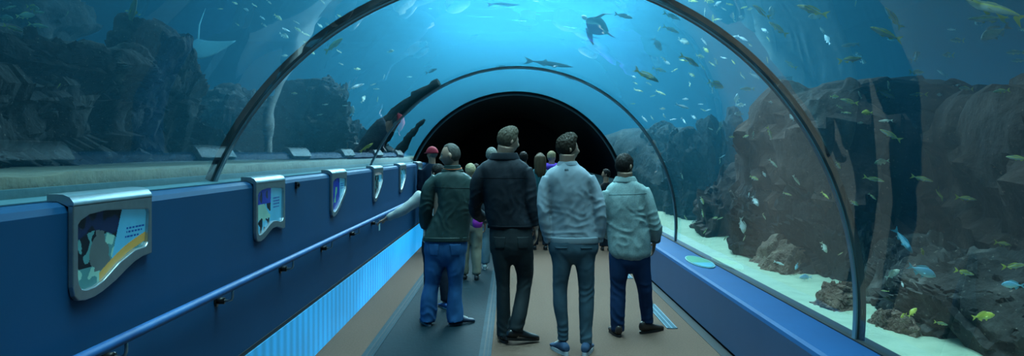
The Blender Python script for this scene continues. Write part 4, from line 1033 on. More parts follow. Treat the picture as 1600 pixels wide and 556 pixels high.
def shoe(root, pos, yaw, length, up_m, sole_m, pitch=0.0, lace=None, name='shoe', boot=0.0, sole_h=0.022):
    """pos: ground point under the ankle in person space; yaw 0 points away from the camera"""
    L_ = length; Rm = Matrix.Rotation(yaw, 3, 'Z') @ Matrix.Rotation(-pitch, 3, 'X'); pos = Vector(pos)
    def g(x, y, z): return pos+Rm @ Vector((x, y+0.0, z))
    prof = [(-.085, .004, .03, .05), (-.080, .026, .03, .075+boot), (-.055, .034, .018, .092+boot), (-.02, .036, .012, .10+boot), (.02, .037, .012, .098+boot*.6), (.06, .039, .012, .082), (.10, .042, .012, .066), (.14, .044, .012, .055), (.175, .040, .012, .047), (.195, .028, .014, .040), (.205, .006, .02, .032)]
    q = L_/0.29; b = MB(); rows = []
    for y, w_, z0, z1 in crspline(prof, 3):
        rows.append([g(w_*q*math.copysign(abs(math.cos(t))**.8, math.cos(t)), y*q, ((z0+z1)/2+(z1-z0)/2*math.sin(t))*q) for t in [2*math.pi*k/20 for k in range(20)]])
    b.grid(rows, True, 0, True); o = b.build(name, up_m, root, smooth=True)
    b = MB(); n_ = 36; P = []
    for k in range(n_):
        t = 2*math.pi*k/n_; y = 0.058+0.150*math.sin(t); w_ = 0.040+0.008*math.sin(t) ; P.append((w_*math.copysign(abs(math.cos(t))**.75, math.cos(t))*q, y*q))
    vs = [g(x, y, 0.0) for x, y in P]+[g(x*1.03, y*1.0, sole_h*q) for x, y in P]
    b.add(vs, [(i, (i+1) % n_, n_+(i+1) % n_, n_+i) for i in range(n_)]+[tuple(range(n_))[::-1], tuple(range(n_, 2*n_))])
    s = b.build('sole', sole_m, o)
    if lace is not None:
        b = MB()
        for k in range(4):
            y = 0.055+0.02*k; z = (0.088-0.009*k)+0.006
            b.tube([g(-.022*q, y*q, (z-.008)*q), g(0, (y+.004)*q, z*q), g(.022*q, y*q, (z-.008)*q)], .003, 6)
        b.build('lace', lace, o)
    return o
def folds(spec, amp=0.006, fx=9.0, fz=2.6, seed=0):
    """cloth folds: long drapes plus creases round given points (p, radius, amp, direction, frequency)"""
    def f(p, n_):
        q = Vector((p.x*fx+seed, p.y*fx, p.z*fz+seed*.3)); wv = noise.noise(q)
        d = amp*(wv*1.2+0.5*noise.noise(q*2.3)+0.45*(0.45-abs(noise.noise(V((p.x*12+p.z*3+seed, p.y*8, p.z*4-p.x*3)))*2.2))+0.15*(0.3-abs(noise.noise(V((p.x*24-p.z*10, p.y*15+seed, p.z*16)))*2)))
        for c, r, a, ax, fr in spec:
            dd = (p-c).length
            if dd < r*2.2:
                w_ = math.exp(-(dd/r)**2); ph = ax.dot(p-c)*fr*0.8+4.6*noise.noise(p*7+Vector((seed, 1, 2)))
                s_ = math.sin(ph); g_ = 0.35+0.65*max(0, min(1, 0.5+1.6*noise.noise(p*5+Vector((3, seed, 5))))); d += 0.52*a*w_*g_*(1-2*abs(s_)**0.8)
        return d
    return f
from mathutils.bvhtree import BVHTree
def patch(name, quad, target, m, off=0.003, th=0.003, nu=14, nv=10, back=True):
    """thin piece laid on the near side of target; quad: four corners in person space (x, z used)"""
    bvh = BVHTree.FromPolygons([v.co for v in target.data.vertices], [p.vertices[:] for p in target.data.polygons])
    b = MB(); rows = []
    A, B_, C, D = [Vector(q) for q in quad]
    for j in range(nv+1):
        r = []
        for i in range(nu+1):
            u, v = i/nu, j/nv; q = A*(1-u)*(1-v)+B_*u*(1-v)+C*u*v+D*(1-u)*v
            h = bvh.ray_cast(Vector((q.x, -2, q.z)), Vector((0, 1, 0)))
            y = h[0].y if h[0] is not None else q.y
            r.append(Vector((q.x, y-off, q.z)))
        rows.append(r)
    b.grid(rows); o = newobj(name, b.mesh(), m, target, smooth=True)
    s = o.modifiers.new('s', 'SOLIDIFY'); s.thickness = th; s.offset = 0
    return o
def finish_person(bd, label, bodymb, skin, kids, voxel=0.0065, group=None, scale_hint=None):
    t = empty('person', bd.base); tag(t, label, 'person', group)
    o = bodymb.build('body', skin, t, fix=True); bake(o, voxel, 1, None, 0.3)
    made = {}
    for nm, mb_, m_ in kids:
        if nm == 'pupil': c = mb_.build(nm, m_, made.get('eye'), smooth=True)
        else: c = mb_.build(nm, m_, t, smooth=True)
        made[nm] = c
    return t, o
V = Vector
def vmul(bd, x, y, dz=0): return bd.p(x, y, dz)

# ---- man 1: bald, dark green jacket, blue jeans, looks to the left wall
def man_one():
    bd = Body(7.30, 694); k = bd.k; b = MB(); bd.inner = b; kids = []
    hc = bd.p(704, 243.5, 0.0)
    hm = hairmat('cropped_grey_hair', (0.10, 0.10, 0.09))
    add_head(bd, b, kids, hc, 38*k, math.radians(82), math.radians(-2), 0, hair_short(0.005, front=0.0, rough=0.15), hm)
    bd.limb(b, [(709, 248, 0.0, 11, 11), (708, 262, 0.0, 11, 11), (707, 276, 0, 14, 13)])
    bd.torso(b, [(707, 268, 0, 12, 11), (706, 280, 0, 28, 15), (703, 300, 0, 30, 17), (700, 340, 0, 28, 17), (697, 375, 0, 29, 17), (697, 400, 0, 26, 15)])
    for pts in ([(684, 281, 0, 8), (672, 295, 0, 8), (667, 320, 0, 7.5), (664, 342, .04, 6.5), (664, 359, .08, 5)], [(728, 283, 0, 8), (733, 300, 0, 7), (734, 322, .02, 7), (724, 342, .20, 6), (708, 345, .32, 5)],
                [(683, 380, 0, 14), (677, 440, 0.02, 10), (672, 497, 0, 6.5)], [(712, 380, 0, 14), (712, 440, 0, 10), (713, 500, 0, 6.5)]): bd.limb(b, pts)
    for (x, y, dz, yw) in ((672, 497, 0, .5), (713, 500, 0, -.8)):   # feet inside the shoes
        q = bd.p(x, y, dz); b.tube([V((q.x, q.y, .10)), V((q.x, q.y, .05)), V((q.x-math.sin(yw)*.14, q.y+math.cos(yw)*.14, .035))], [.035, .035, .022], 12)
    w_ = bd.p(664, 357, .08); hand(b, w_, (0.05, 0.15, -1), (-1, -.2, 0), (0, 1, 0), 1.0, 0.5)
    w_ = bd.p(708, 345, .32); hand(b, w_, (-1, 0.15, 0), (0, 1, 0.2), (0, 0, 1), 1.0, 0.6)
    t, o = finish_person(bd, 'balding man in a dark green jacket and blue jeans, looking to the left', b, SKIN, kids)
    jm = cloth('green_jacket_cloth', (0.022, 0.055, 0.052), (0.014, 0.038, 0.038), 0.55, 90, 4, 0.12, 0.45)
    j = MB()
    bd.torso(j, [(707, 263, 0, 12, 12), (707, 268, 0, 17, 14), (707, 274, 0, 27, 17, 1), (707, 284, 0, 32, 19, 1), (710, 302, 0, 28.5, 21), (709, 325, 0, 27.5, 21), (703, 350, 0, 31, 21), (697, 372, 0, 35.5, 22), (697, 376, 0, 34, 21)], sq=2.5)
    bd.limb(j, [(684, 279, 0, 11, 12), (672, 295, 0, 12.5, 13), (667, 320, 0, 11.5, 12), (664, 342, .04, 10, 10), (664, 356, .08, 8.5, 8.5)])
    bd.limb(j, [(728, 281, 0, 11, 13), (733, 300, 0, 10, 13), (734, 322, .02, 11, 12), (724, 342, .2, 9.5, 10), (710, 345, .3, 8.5, 8.5)])
    sp = [(bd.p(666, 322, -.03), .10, .010, V((0.3, 0, 1)), 48), (bd.p(735, 325, -.03), .10, .010, V((.2, 0, 1)), 48), (bd.p(690, 345, -.1), .16, .007, V((.5, 0, .8)), 30), (bd.p(716, 310, -.1), .16, .007, V((1, 0, -.25)), 34)]
    jk = bake(j.build('jacket', jm, t), 0.0095, 3, folds(sp, 0.007, 9, 2.2, 1))
    c = MB(); bd.torso(c, [(707, 258, -.005, 12.5, 12), (707, 262, 0, 14, 13), (707, 268, 0, 18, 14)], sq=2); c.build('collar', jm, jk, smooth=True)
    # orange lanyard round the neck
    c = MB(); q = bd.p(707, 261.5, 0); c.tube([q+V((13.6*k*math.cos(a), 12.9*k*math.sin(a), -0.006+0.012*math.sin(a))) for a in [2*math.pi*i/28 for i in range(29)]], [(.009, .003)]*29, 8, up=(0, 0, 1)); c.build('lanyard', mat('orange_ribbon', (0.75, 0.16, 0.03), 0.6), t, smooth=True)
    c = MB(); bd.torso(c, [(697, 369, 0, 36, 22.6), (697, 376, 0, 35.6, 22.3)]); c.build('hem_band', jm, jk, smooth=True)
    sm = cloth('green_seam', (0.012, 0.03, 0.03), None, .6)
    patch('yoke_seam', [bd.p(676, 291), bd.p(738, 293), bd.p(738, 294.2), bd.p(676, 292.2)], jk, sm, 0.0006, 0.001, 40, 2)
    tm = cloth('blue_denim', (0.04, 0.15, 0.34), (0.02, 0.09, 0.24), 0.9, 220, 3.0, 0.2, 0.15)
    p = MB()
    bd.torso(p, [(697, 366, 0, 32, 19), (697, 380, 0, 34, 21), (696, 396, 0, 33, 20), (696, 408, 0, 24, 16), (697, 415, 0, 8, 9)], sq=2.4)
    bd.limb(p, [(681, 385, 0, 16.5, 18), (680, 408, 0, 16.5, 16), (677.5, 426, 0, 14, 15), (675, 444, .01, 12, 13.5), (671, 465, 0, 13, 14), (670, 488, 0, 13.5, 15), (669, 503, -.01, 12, 15)])
    bd.limb(p, [(713, 385, 0, 16.5, 18), (712, 408, 0, 16, 16), (711.5, 426, 0, 13.5, 15), (711, 444, .01, 11.5, 13), (710, 465, 0, 11.5, 13), (711, 488, 0, 13.5, 14), (712, 503, -.01, 12.5, 15)])
    sp = [(bd.p(674, 490, -.06), .11, .011, V((.25, 0, 1)), 52), (bd.p(712, 490, -.06), .11, .011, V((-.25, 0, 1)), 52), (bd.p(676, 437, -.06), .11, .008, V((.5, 0, 1)), 40), (bd.p(711, 437, -.06), .11, .008, V((-.5, 0, 1)), 40), (bd.p(697, 404, -.09), .10, .008, V((0, 0, 1)), 40)]
    pt = bake(p.build('jeans', tm, t), 0.011, 4, folds(sp, 0.005, 10, 3, 2))
    dn = cloth('denim_patch', (0.03, 0.10, 0.23), (0.02, 0.08, 0.19), .9, 200)
    for x0 in (671, 704): patch('back_pocket', [bd.p(x0, 379), bd.p(x0+17, 379), bd.p(x0+15, 397), bd.p(x0+3, 397)], pt, tm)
    for x0, dz, yw in ((668, 0, .35), (713, 0, -.95)):
        q = bd.p(x0, 500, dz); shoe(t, (q.x, q.y, 0), yw, 0.29, mat('shoe_dark_blue', (0.02, 0.035, 0.07), 0.5), mat('sole_pale', (0.12, 0.15, 0.18), 0.6), lace=M['finw'])
man_one()

# ---- man 2: tall, black jacket, black trousers, mid-stride
def man_two():
    bd = Body(6.68, 795); k = bd.k; b = MB(); bd.inner = b; kids = []
    hc = bd.p(794.5, 221.5, 0.0); hm = hairmat('short_brown_hair', (0.095, 0.08, 0.058))
    add_head(bd, b, kids, hc, 41*k, math.radians(-60), math.radians(-4), 0, hair_short(0.017, front=0.045, seed=3, nape=-0.075, quiff=0.10), hm)
    bd.limb(b, [(791, 228, -.02, 13, 13), (789, 241, -.01, 13, 13), (788, 256, 0, 17, 15)])
    bd.torso(b, [(788, 248, 0, 14, 12), (788, 262, 0, 34, 17), (789, 290, 0, 37, 19), (792, 330, 0, 31, 18), (797, 362, 0, 29, 17), (798, 390, 0, 27, 16)])
    for pts in ([(757, 268, 0, 8), (747, 285, 0, 8), (744, 308, .02, 7.5), (742, 330, .1, 7), (752, 344, .30, 6)], [(819, 268, 0, 8), (827, 285, 0, 8), (829, 310, -.02, 7), (832, 332, -.02, 6.5), (837, 357, 0, 5.2)],
                [(785, 378, 0, 16), (786, 440, 0, 11), (787, 515, 0, 7.5)], [(812, 378, 0, 16), (821, 436, .06, 11), (808, 508, -.10, 7.5)]): bd.limb(b, pts)
    hand(b, bd.p(837, 353, 0), (0.05, 0.12, -1), (1, 0.1, 0), (0, 1, 0), 1.05, 0.45)
    hand(b, bd.p(752, 345, .30), (0.9, .4, .1), (0, 1, 0), (0, 0, 1), 1.05, 0.5)
    for (x, y, dz, dx, dy) in ((787, 510, 0, .0, .12), (808, 500, -.10, .10, .03)):
        q = bd.p(x, y, dz); b.tube([V((q.x, q.y, .12)), V((q.x, q.y, .06)), V((q.x+dx, q.y+dy, .052))], [.034, .032, .016], 12)
    t, o = finish_person(bd, 'tallest man, in a black jacket and dark trousers, walking away in the centre', b, SKIN, kids)
    jm = cloth('black_jacket_cloth', (0.010, 0.016, 0.024), (0.006, 0.011, 0.018), 0.7, 120, 4, 0.15, 0.3)
    j = MB()
    bd.torso(j, [(788, 243, 0, 20, 16), (788, 249, 0, 25, 17), (787, 256, 0, 35, 19), (787, 265, 0, 40, 21), (787, 285, 0, 34, 23), (788, 312, 0, 32.5, 23), (792, 335, 0, 34, 22), (797, 350, 0, 35, 22), (798, 357, 0, 34, 21)], sq=2.5)
    bd.limb(j, [(757, 266, 0, 13, 14), (747, 285, 0, 12.5, 15), (744, 308, .02, 11, 14), (742, 330, .10, 10.5, 12), (750, 343, .26, 9.5, 9.5)])
    bd.limb(j, [(819, 266, 0, 13, 14), (827, 285, 0, 11.5, 14), (829, 310, -.02, 10.5, 13), (832, 332, -.02, 9.5, 11), (836, 352, 0, 8.5, 9)])
    sp = [(bd.p(745, 318, -.03), .12, .011, V((.3, 0, 1)), 44), (bd.p(831, 315, -.05), .10, .011, V((.35, 0, 1)), 50), (bd.p(800, 320, -.1), .20, .006, V((1, 0, -.3)), 26), (bd.p(834, 346, -.05), .06, .008, V((0, 0, 1)), 80)]
    jk = bake(j.build('jacket', jm, t), 0.0095, 3, folds(sp, 0.006, 9, 2.0, 5))
    c = MB(); bd.torso(c, [(788, 238.5, .0, 19, 17), (788, 239.5, 0, 20.5, 18), (788, 248, 0, 24.5, 19), (788, 250, 0, 24, 18)], sq=2.2); c.build('collar', jm, jk, smooth=True)
    patch('hem_band', [bd.p(762, 351), bd.p(829, 351), bd.p(829, 357.5), bd.p(762, 356)], jk, cloth('black_band', (0.006, .010, .016)), 0.002, 0.003, 30, 3)
    patch('back_seam', [bd.p(751, 277), bd.p(824, 277), bd.p(824, 278), bd.p(751, 278)], jk, cloth('black_seam', (0.004, .006, .01)), 0.0004, 0.001, 40, 2)
    tm = cloth('black_trouser_cloth', (0.016, 0.026, 0.030), (0.011, 0.018, 0.022), 0.75, 160, 4, 0.15, 0.3)
    p = MB()
    bd.torso(p, [(798, 348, 0, 32, 20), (798, 362, 0, 33.5, 21), (799, 380, 0, 34.5, 22), (799, 394, 0, 33, 20), (799, 404, 0, 24, 15), (800, 412, 0, 8, 9)], sq=2.4)
    bd.limb(p, [(783, 385, 0, 17, 19), (784, 410, 0, 14.5, 17), (786, 440, .01, 11.5, 14), (786.5, 470, 0, 10.5, 13), (787, 500, 0, 11.5, 14), (788, 525, -.01, 12, 14)])
    bd.limb(p, [(814, 385, 0, 19, 19), (816.5, 404, .02, 18, 18), (819.5, 420, .04, 14.8, 16), (820, 434, .06, 13.5, 15), (817, 460, .01, 11.5, 13), (811, 490, -.07, 12, 13), (806, 514, -.10, 11, 13)])
    sp = [(bd.p(787, 515, -.06), .10, .010, V((.25, 0, 1)), 52), (bd.p(808, 505, -.12), .10, .010, V((-.35, 0, 1)), 52), (bd.p(786, 437, -.06), .10, .007, V((.5, 0, 1)), 40), (bd.p(818, 437, -.02), .12, .011, V((-.6, 0, 1)), 44), (bd.p(800, 402, -.09), .10, .008, V((0, 0, 1)), 40)]
    pt = bake(p.build('trousers', tm, t), 0.011, 4, folds(sp, 0.005, 10, 3, 7))
    dk = cloth('trouser_patch', (0.012, 0.02, 0.024), None, .8)
    for x0 in (772, 808): patch('back_pocket', [bd.p(x0, 368), bd.p(x0+18, 368), bd.p(x0+16, 386), bd.p(x0+2, 386)], pt, tm)
    um = mat('black_leather', (0.012, 0.013, 0.015), 0.35); so = mat('black_sole', (0.01, 0.01, 0.011), 0.6)
    q = bd.p(788, 500, 0); shoe(t, (q.x, q.y, 0), 0.15, 0.30, um, so)
    q = bd.p(806, 500, -.10); shoe(t, (q.x, q.y-.0, 0.035), -1.15, 0.31, um, so, pitch=0.10)
man_two()

# ---- man 3: pale grey sweater, slate trousers, hands in pockets
def man_three():
    bd = Body(6.30, 896); k = bd.k; b = MB(); bd.inner = b; kids = []
    hc = bd.p(887.5, 233.5, 0.0); hm = hairmat('thick_dark_hair', (0.035, 0.028, 0.02))
    add_head(bd, b, kids, hc, 41*k, math.radians(-70), math.radians(3), 0, hair_short(0.021, front=0.045, seed=8, nape=-0.088, rough=0.6, quiff=0.12), hm)
    bd.limb(b, [(886, 240, -.02, 12.5, 13), (886, 253, -.01, 12.5, 13), (887, 268, 0, 17, 15)])
    bd.torso(b, [(887, 262, 0, 14, 12), (888, 276, 0, 34, 17), (890, 305, 0, 37, 19), (894, 345, 0, 32, 18), (896, 375, 0, 33, 18), (896, 400, 0, 30, 17)])
    for pts in ([(859, 280, 0, 8), (851, 300, -.01, 7.5), (849, 328, -.03, 7), (852, 352, -.02, 6.5), (860, 377, .0, 5.2)], [(919, 279, 0, 8), (930, 300, -.01, 7.5), (936, 328, -.03, 7), (937, 350, -.02, 6.5), (932, 377, .0, 5.2)],
                [(877, 392, 0, 15), (876, 450, 0, 10), (879, 530, 0, 6.5)], [(914, 392, 0, 15), (916, 450, 0, 10), (915, 536, -.02, 6.5)]): bd.limb(b, pts)
    hand(b, bd.p(861, 376, .0), (0.25, .3, -1), (-1, 0, 0), (0, 1, 0), 0.95, 0.4)
    hand(b, bd.p(931, 376, .0), (-.25, .3, -1), (1, 0, 0), (0, 1, 0), 0.95, 0.4)
    for (x, y, dz, dx, dy) in ((879, 525, 0, -.04, .14), (915, 530, -.02, .02, .14)):
        q = bd.p(x, y, dz); b.tube([V((q.x, q.y, .10)), V((q.x, q.y, .05)), V((q.x+dx, q.y+dy, .035))], [.034, .034, .022], 12)
    t, o = finish_person(bd, 'man in a pale blue-grey sweater and slate trousers, hands in his pockets', b, SKIN, kids)
    jm = cloth('pale_sweater_knit', (0.27, 0.34, 0.39), (0.22, 0.285, 0.33), 0.9, 260, 8, 0.25, 0.15)
    j = MB()
    bd.torso(j, [(887, 254, 0, 13, 14), (887, 258, 0, 17, 15), (887, 265, 0, 29, 18), (888, 275, 0, 37, 20), (889, 295, 0, 33.5, 22), (892, 320, 0, 33, 21), (895, 345, 0, 34, 20.5), (896, 362, 0, 36, 21), (897, 375, 0, 37, 21)], sq=2.5)
    bd.limb(j, [(858, 278, 0, 11.5, 14), (851, 300, -.01, 10.5, 13), (849, 328, -.03, 9.8, 12), (852, 352, -.02, 9, 11), (858, 377, 0, 8, 10)])
    bd.limb(j, [(919, 276, 0, 11.5, 14), (930, 300, -.01, 10.5, 13), (936, 328, -.03, 10, 12), (937, 350, -.02, 9, 11), (934, 377, 0, 8, 10)])
    sp = [(bd.p(852, 330, -.06), .10, .009, V((.3, 0, 1)), 50), (bd.p(935, 330, -.06), .10, .009, V((-.3, 0, 1)), 50), (bd.p(858, 368, -.05), .08, .008, V((0, 0, 1)), 75), (bd.p(934, 366, -.05), .08, .008, V((0, 0, 1)), 75),
          (bd.p(897, 362, -.12), .20, .007, V((.05, 0, 1)), 62), (bd.p(912, 318, -.1), .15, .007, V((1, 0, .45)), 36), (bd.p(872, 318, -.1), .15, .006, V((1, 0, -.35)), 36)]
    jk = bake(j.build('sweater', jm, t), 0.009, 3, folds(sp, 0.007, 9, 2.0, 11))
    c = MB(); bd.torso(c, [(887, 251.5, .0, 13, 13.5), (887, 252.5, 0, 14.5, 15), (887, 258, 0, 17.5, 16), (887, 260, 0, 16.5, 15)], sq=2.1); c.build('collar', jm, jk, smooth=True)
    c = MB(); bd.torso(c, [(897, 369, 0, 38, 21), (897, 370, 0, 39.5, 22.5), (897, 378, 0, 38.5, 22), (897, 379, 0, 37, 21)], sq=2.5); c.build('hem_band', cloth('sweater_rib', (0.26, 0.34, 0.39), None, .9, 300), jk, smooth=True)
    patch('neck_mark', [bd.p(881, 263), bd.p(887, 263), bd.p(887, 265.5), bd.p(881, 265.5)], jk, cloth('mark_grey', (0.12, 0.17, 0.2)), 0.002, 0.002, 5, 3)
    tm = cloth('slate_trouser_cloth', (0.06, 0.115, 0.15), (0.04, 0.08, 0.11), 0.85, 200, 3, 0.15, 0.2)
    p = MB()
    bd.torso(p, [(896, 368, 0, 37, 21), (896, 380, 0, 39, 22), (896, 392, 0, 38, 22), (895, 403, 0, 30, 18), (895, 412, 0, 8, 9)], sq=2.4)
    bd.limb(p, [(877, 388, 0, 18, 20), (878.5, 405, 0, 16.5, 18), (877.5, 422, 0, 14.2, 16), (875, 448, .01, 12.2, 14), (875.5, 475, 0, 11.5, 13), (879, 505, 0, 9.5, 11.5), (880, 532, 0, 8.5, 11)])
    bd.limb(p, [(914, 388, 0, 18.5, 20), (913, 405, 0, 17, 18), (915, 422, 0, 14.2, 16), (916.5, 448, .01, 12.5, 14), (916.5, 480, 0, 11.5, 13), (915.5, 508, 0, 10.2, 12), (915, 536, -.02, 9.5, 11)])
    sp = [(bd.p(879, 522, -.05), .11, .009, V((.25, 0, 1)), 60), (bd.p(915, 525, -.06), .11, .009, V((-.25, 0, 1)), 60), (bd.p(875, 448, -.06), .12, .008, V((.5, 0, 1)), 46), (bd.p(916, 450, -.06), .13, .009, V((-.5, 0, 1)), 46), (bd.p(920, 405, -.09), .10, .008, V((-.3, 0, 1)), 44), (bd.p(880, 400, -.09), .09, .006, V((.3, 0, 1)), 44)]
    pt = bake(p.build('trousers', tm, t), 0.0105, 4, folds(sp, 0.004, 10, 3, 13))
    dk = cloth('slate_patch', (0.05, 0.095, 0.125), None, .85)
    for x0 in (866, 905): patch('back_pocket', [bd.p(x0, 383.5), bd.p(x0+19, 383.5), bd.p(x0+18, 386), bd.p(x0+1, 386)], pt, tm, nu=12, nv=3)
    um = mat('navy_canvas', (0.02, 0.06, 0.13), 0.8); so = mat('white_sole', (0.55, 0.62, 0.65), 0.6)
    q = bd.p(879, 500, 0); shoe(t, (q.x, q.y-.02, 0), 0.35, 0.30, um, so, lace=M['finw'], sole_h=.03)
    q = bd.p(915, 500, -.02); shoe(t, (q.x, q.y-.02, 0), -0.25, 0.30, um, so, lace=M['finw'], sole_h=.03)
man_three()

# ---- man 4: shorter, pale shirt worn loose, dark jeans
def man_four():
    bd = Body(6.90, 985); k = bd.k; b = MB(); bd.inner = b; kids = []
    hc = bd.p(975.5, 260.5, 0.0); hm = hairmat('short_black_hair', (0.018, 0.016, 0.015))
    add_head(bd, b, kids, hc, 38*k, math.radians(-42), math.radians(-4), 0, hair_short(0.013, front=0.045, seed=12, nape=-0.09), hm)
    bd.limb(b, [(976, 268, -.02, 12, 12.5), (976, 280, -.01, 12, 12.5), (977, 292, 0, 16, 14)])
    bd.torso(b, [(977, 288, 0, 13, 12), (978, 300, 0, 30, 16), (979, 325, 0, 32, 18), (982, 360, 0, 28, 19), (984, 392, 0, 28, 18), (985, 412, 0, 26, 16)])
    for pts in ([(952, 302, 0, 7), (947, 320, 0, 7), (946, 342, .03, 7), (949, 362, .14, 6.5), (956, 372, .30, 5)], [(1003, 300, 0, 8), (1011.5, 316, -.01, 7), (1018, 338, -.02, 7), (1024, 358, -.02, 6.5), (1024, 379, .04, 4.8)],
                [(969, 400, 0, 14), (966, 450, 0, 9.5), (964, 515, 0, 6.5)], [(1000, 400, 0, 14), (1007, 450, .03, 9.5), (1013, 507, .10, 6.5)]): bd.limb(b, pts)
    hand(b, bd.p(1024, 378, .04), (-.1, 0.25, -1), (1, 0, -.1), (0, 1, 0), 0.95, 0.45)
    hand(b, bd.p(956, 372, .30), (1, .2, 0), (0, 1, 0), (0, 0, 1), 0.95, 0.5)
    for (x, y, dz, dx, dy) in ((964, 505, 0, -.02, .14), (1013, 500, .10, .12, .07)):
        q = bd.p(x, y, dz); b.tube([V((q.x, q.y, .10)), V((q.x, q.y, .05)), V((q.x+dx, q.y+dy, .035))], [.034, .034, .022], 12)
    t, o = finish_person(bd, 'short man in a loose pale shirt and dark jeans, right end of the four', b, SKIN2, kids)
    jm = cloth('pale_shirt_cloth', (0.27, 0.38, 0.38), (0.19, 0.28, 0.29), 0.9, 200, 95, 0.2, 0.1, contrast=0.4)
    j = MB()
    rows = [(977, 280, 0, 14, 13), (977, 284, 0, 19, 15), (978, 290, 0, 28, 17), (979, 298, 0, 33, 19), (977, 315, 0, 31.5, 22), (979, 340, 0, 31, 22.5), (982, 365, 0, 33.5, 23), (983, 385, 0, 33.5, 24), (984, 397, 0, 32, 23.5), (984, 404, 0, 25, 20), (984, 407, 0, 17, 16)]
    bd.torso(j, rows, sq=2.5)
    bd.limb(j, [(952, 300, 0, 11, 13), (947, 320, 0, 11, 12.5), (946, 342, .03, 10, 11), (949, 362, .14, 9, 9), (955, 371, .26, 8, 8)])
    bd.limb(j, [(1003, 298, 0, 12, 13), (1011.5, 315, -.01, 10.5, 13), (1018, 338, -.02, 9.8, 12), (1024, 358, -.02, 9.8, 11), (1025, 374, .03, 7.6, 8)])
    sp = [(bd.p(947, 345, -.03), .09, .009, V((.3, 0, 1)), 52), (bd.p(1022, 350, -.06), .09, .010, V((-.4, 0, 1)), 52), (bd.p(965, 335, -.12), .12, .010, V((.55, 0, 1)), 34), (bd.p(1000, 335, -.12), .12, .009, V((-.6, 0, .9)), 34),
          (bd.p(980, 352, -.13), .15, .010, V((.2, 0, 1)), 30), (bd.p(975, 385, -.13), .14, .007, V((.8, 0, .5)), 34)]
    jk = bake(j.build('shirt', jm, t), 0.009, 3, folds(sp, 0.008, 8, 2.2, 17))
    c = MB(); bd.torso(c, [(977, 275.5, .0, 14.5, 13.5), (977, 276.5, 0, 15.5, 14.5), (977, 283, 0, 19, 16), (977, 285, 0, 18, 15)], sq=2.1); c.build('collar', jm, jk, smooth=True)
    patch('yoke_seam', [bd.p(949, 303), bd.p(1008, 301), bd.p(1008, 302.2), bd.p(949, 304.2)], jk, cloth('shirt_seam', (0.12, 0.20, 0.21)), 0.0006, 0.001, 40, 2)
    c = MB(); q1, q2 = bd.p(1024.5, 366, .01), bd.p(1025, 377, .04); c.tube([q1, q1.lerp(q2, .5), q2], [(8.9*k, 8.6*k), (8.8*k, 8.8*k), (8.4*k, 8.4*k)], 16); c.build('cuff', cloth('dark_cuff', (0.09, 0.16, 0.18)), jk, smooth=True)
    tm = cloth('dark_denim', (0.014, 0.045, 0.12), (0.008, 0.028, 0.085), 0.85, 220, 3, 0.2, 0.15)
    p = MB()
    bd.torso(p, [(983, 388, 0, 30, 19), (983, 400, 0, 32, 20), (984, 410, 0, 31, 19), (984, 418, 0, 24, 15), (984, 426, 0, 7, 9)], sq=2.4)
    bd.limb(p, [(967, 402, 0, 16, 18), (967, 422, 0, 15, 15.5), (966, 448, .01, 12.3, 13.5), (965, 475, 0, 11.8, 13), (965, 500, 0, 11.2, 13), (965.5, 517, 0, 10.5, 12.5)])
    bd.limb(p, [(999, 402, 0, 16.5, 18), (1001.5, 422, .01, 15, 15.5), (1007.5, 448, .03, 12.5, 13.5), (1011, 475, .07, 11.2, 12.5), (1014, 498, .10, 10, 12), (1014.5, 508, .10, 9.6, 12)])
    sp = [(bd.p(965, 500, -.06), .10, .010, V((.2, 0, 1)), 56), (bd.p(1013, 492, .02), .10, .009, V((-.2, 0, 1)), 56), (bd.p(966, 447, -.06), .12, .009, V((.5, 0, 1)), 44), (bd.p(1007, 445, -.06), .12, .008, V((-.5, 0, 1)), 44)]
    pt = bake(p.build('jeans', tm, t), 0.0105, 4, folds(sp, 0.005, 10, 3, 19))
    um = mat('brown_leather', (0.03, 0.02, 0.016), 0.4); so = mat('dark_sole', (0.012, 0.012, 0.013), 0.6)
    q = bd.p(964, 500, 0); shoe(t, (q.x, q.y-.01, 0), 0.15, 0.28, um, so, boot=.02)
    q = bd.p(1014, 500, .10); shoe(t, (q.x, q.y, 0), -0.95, 0.29, um, so, boot=.02)
man_four()

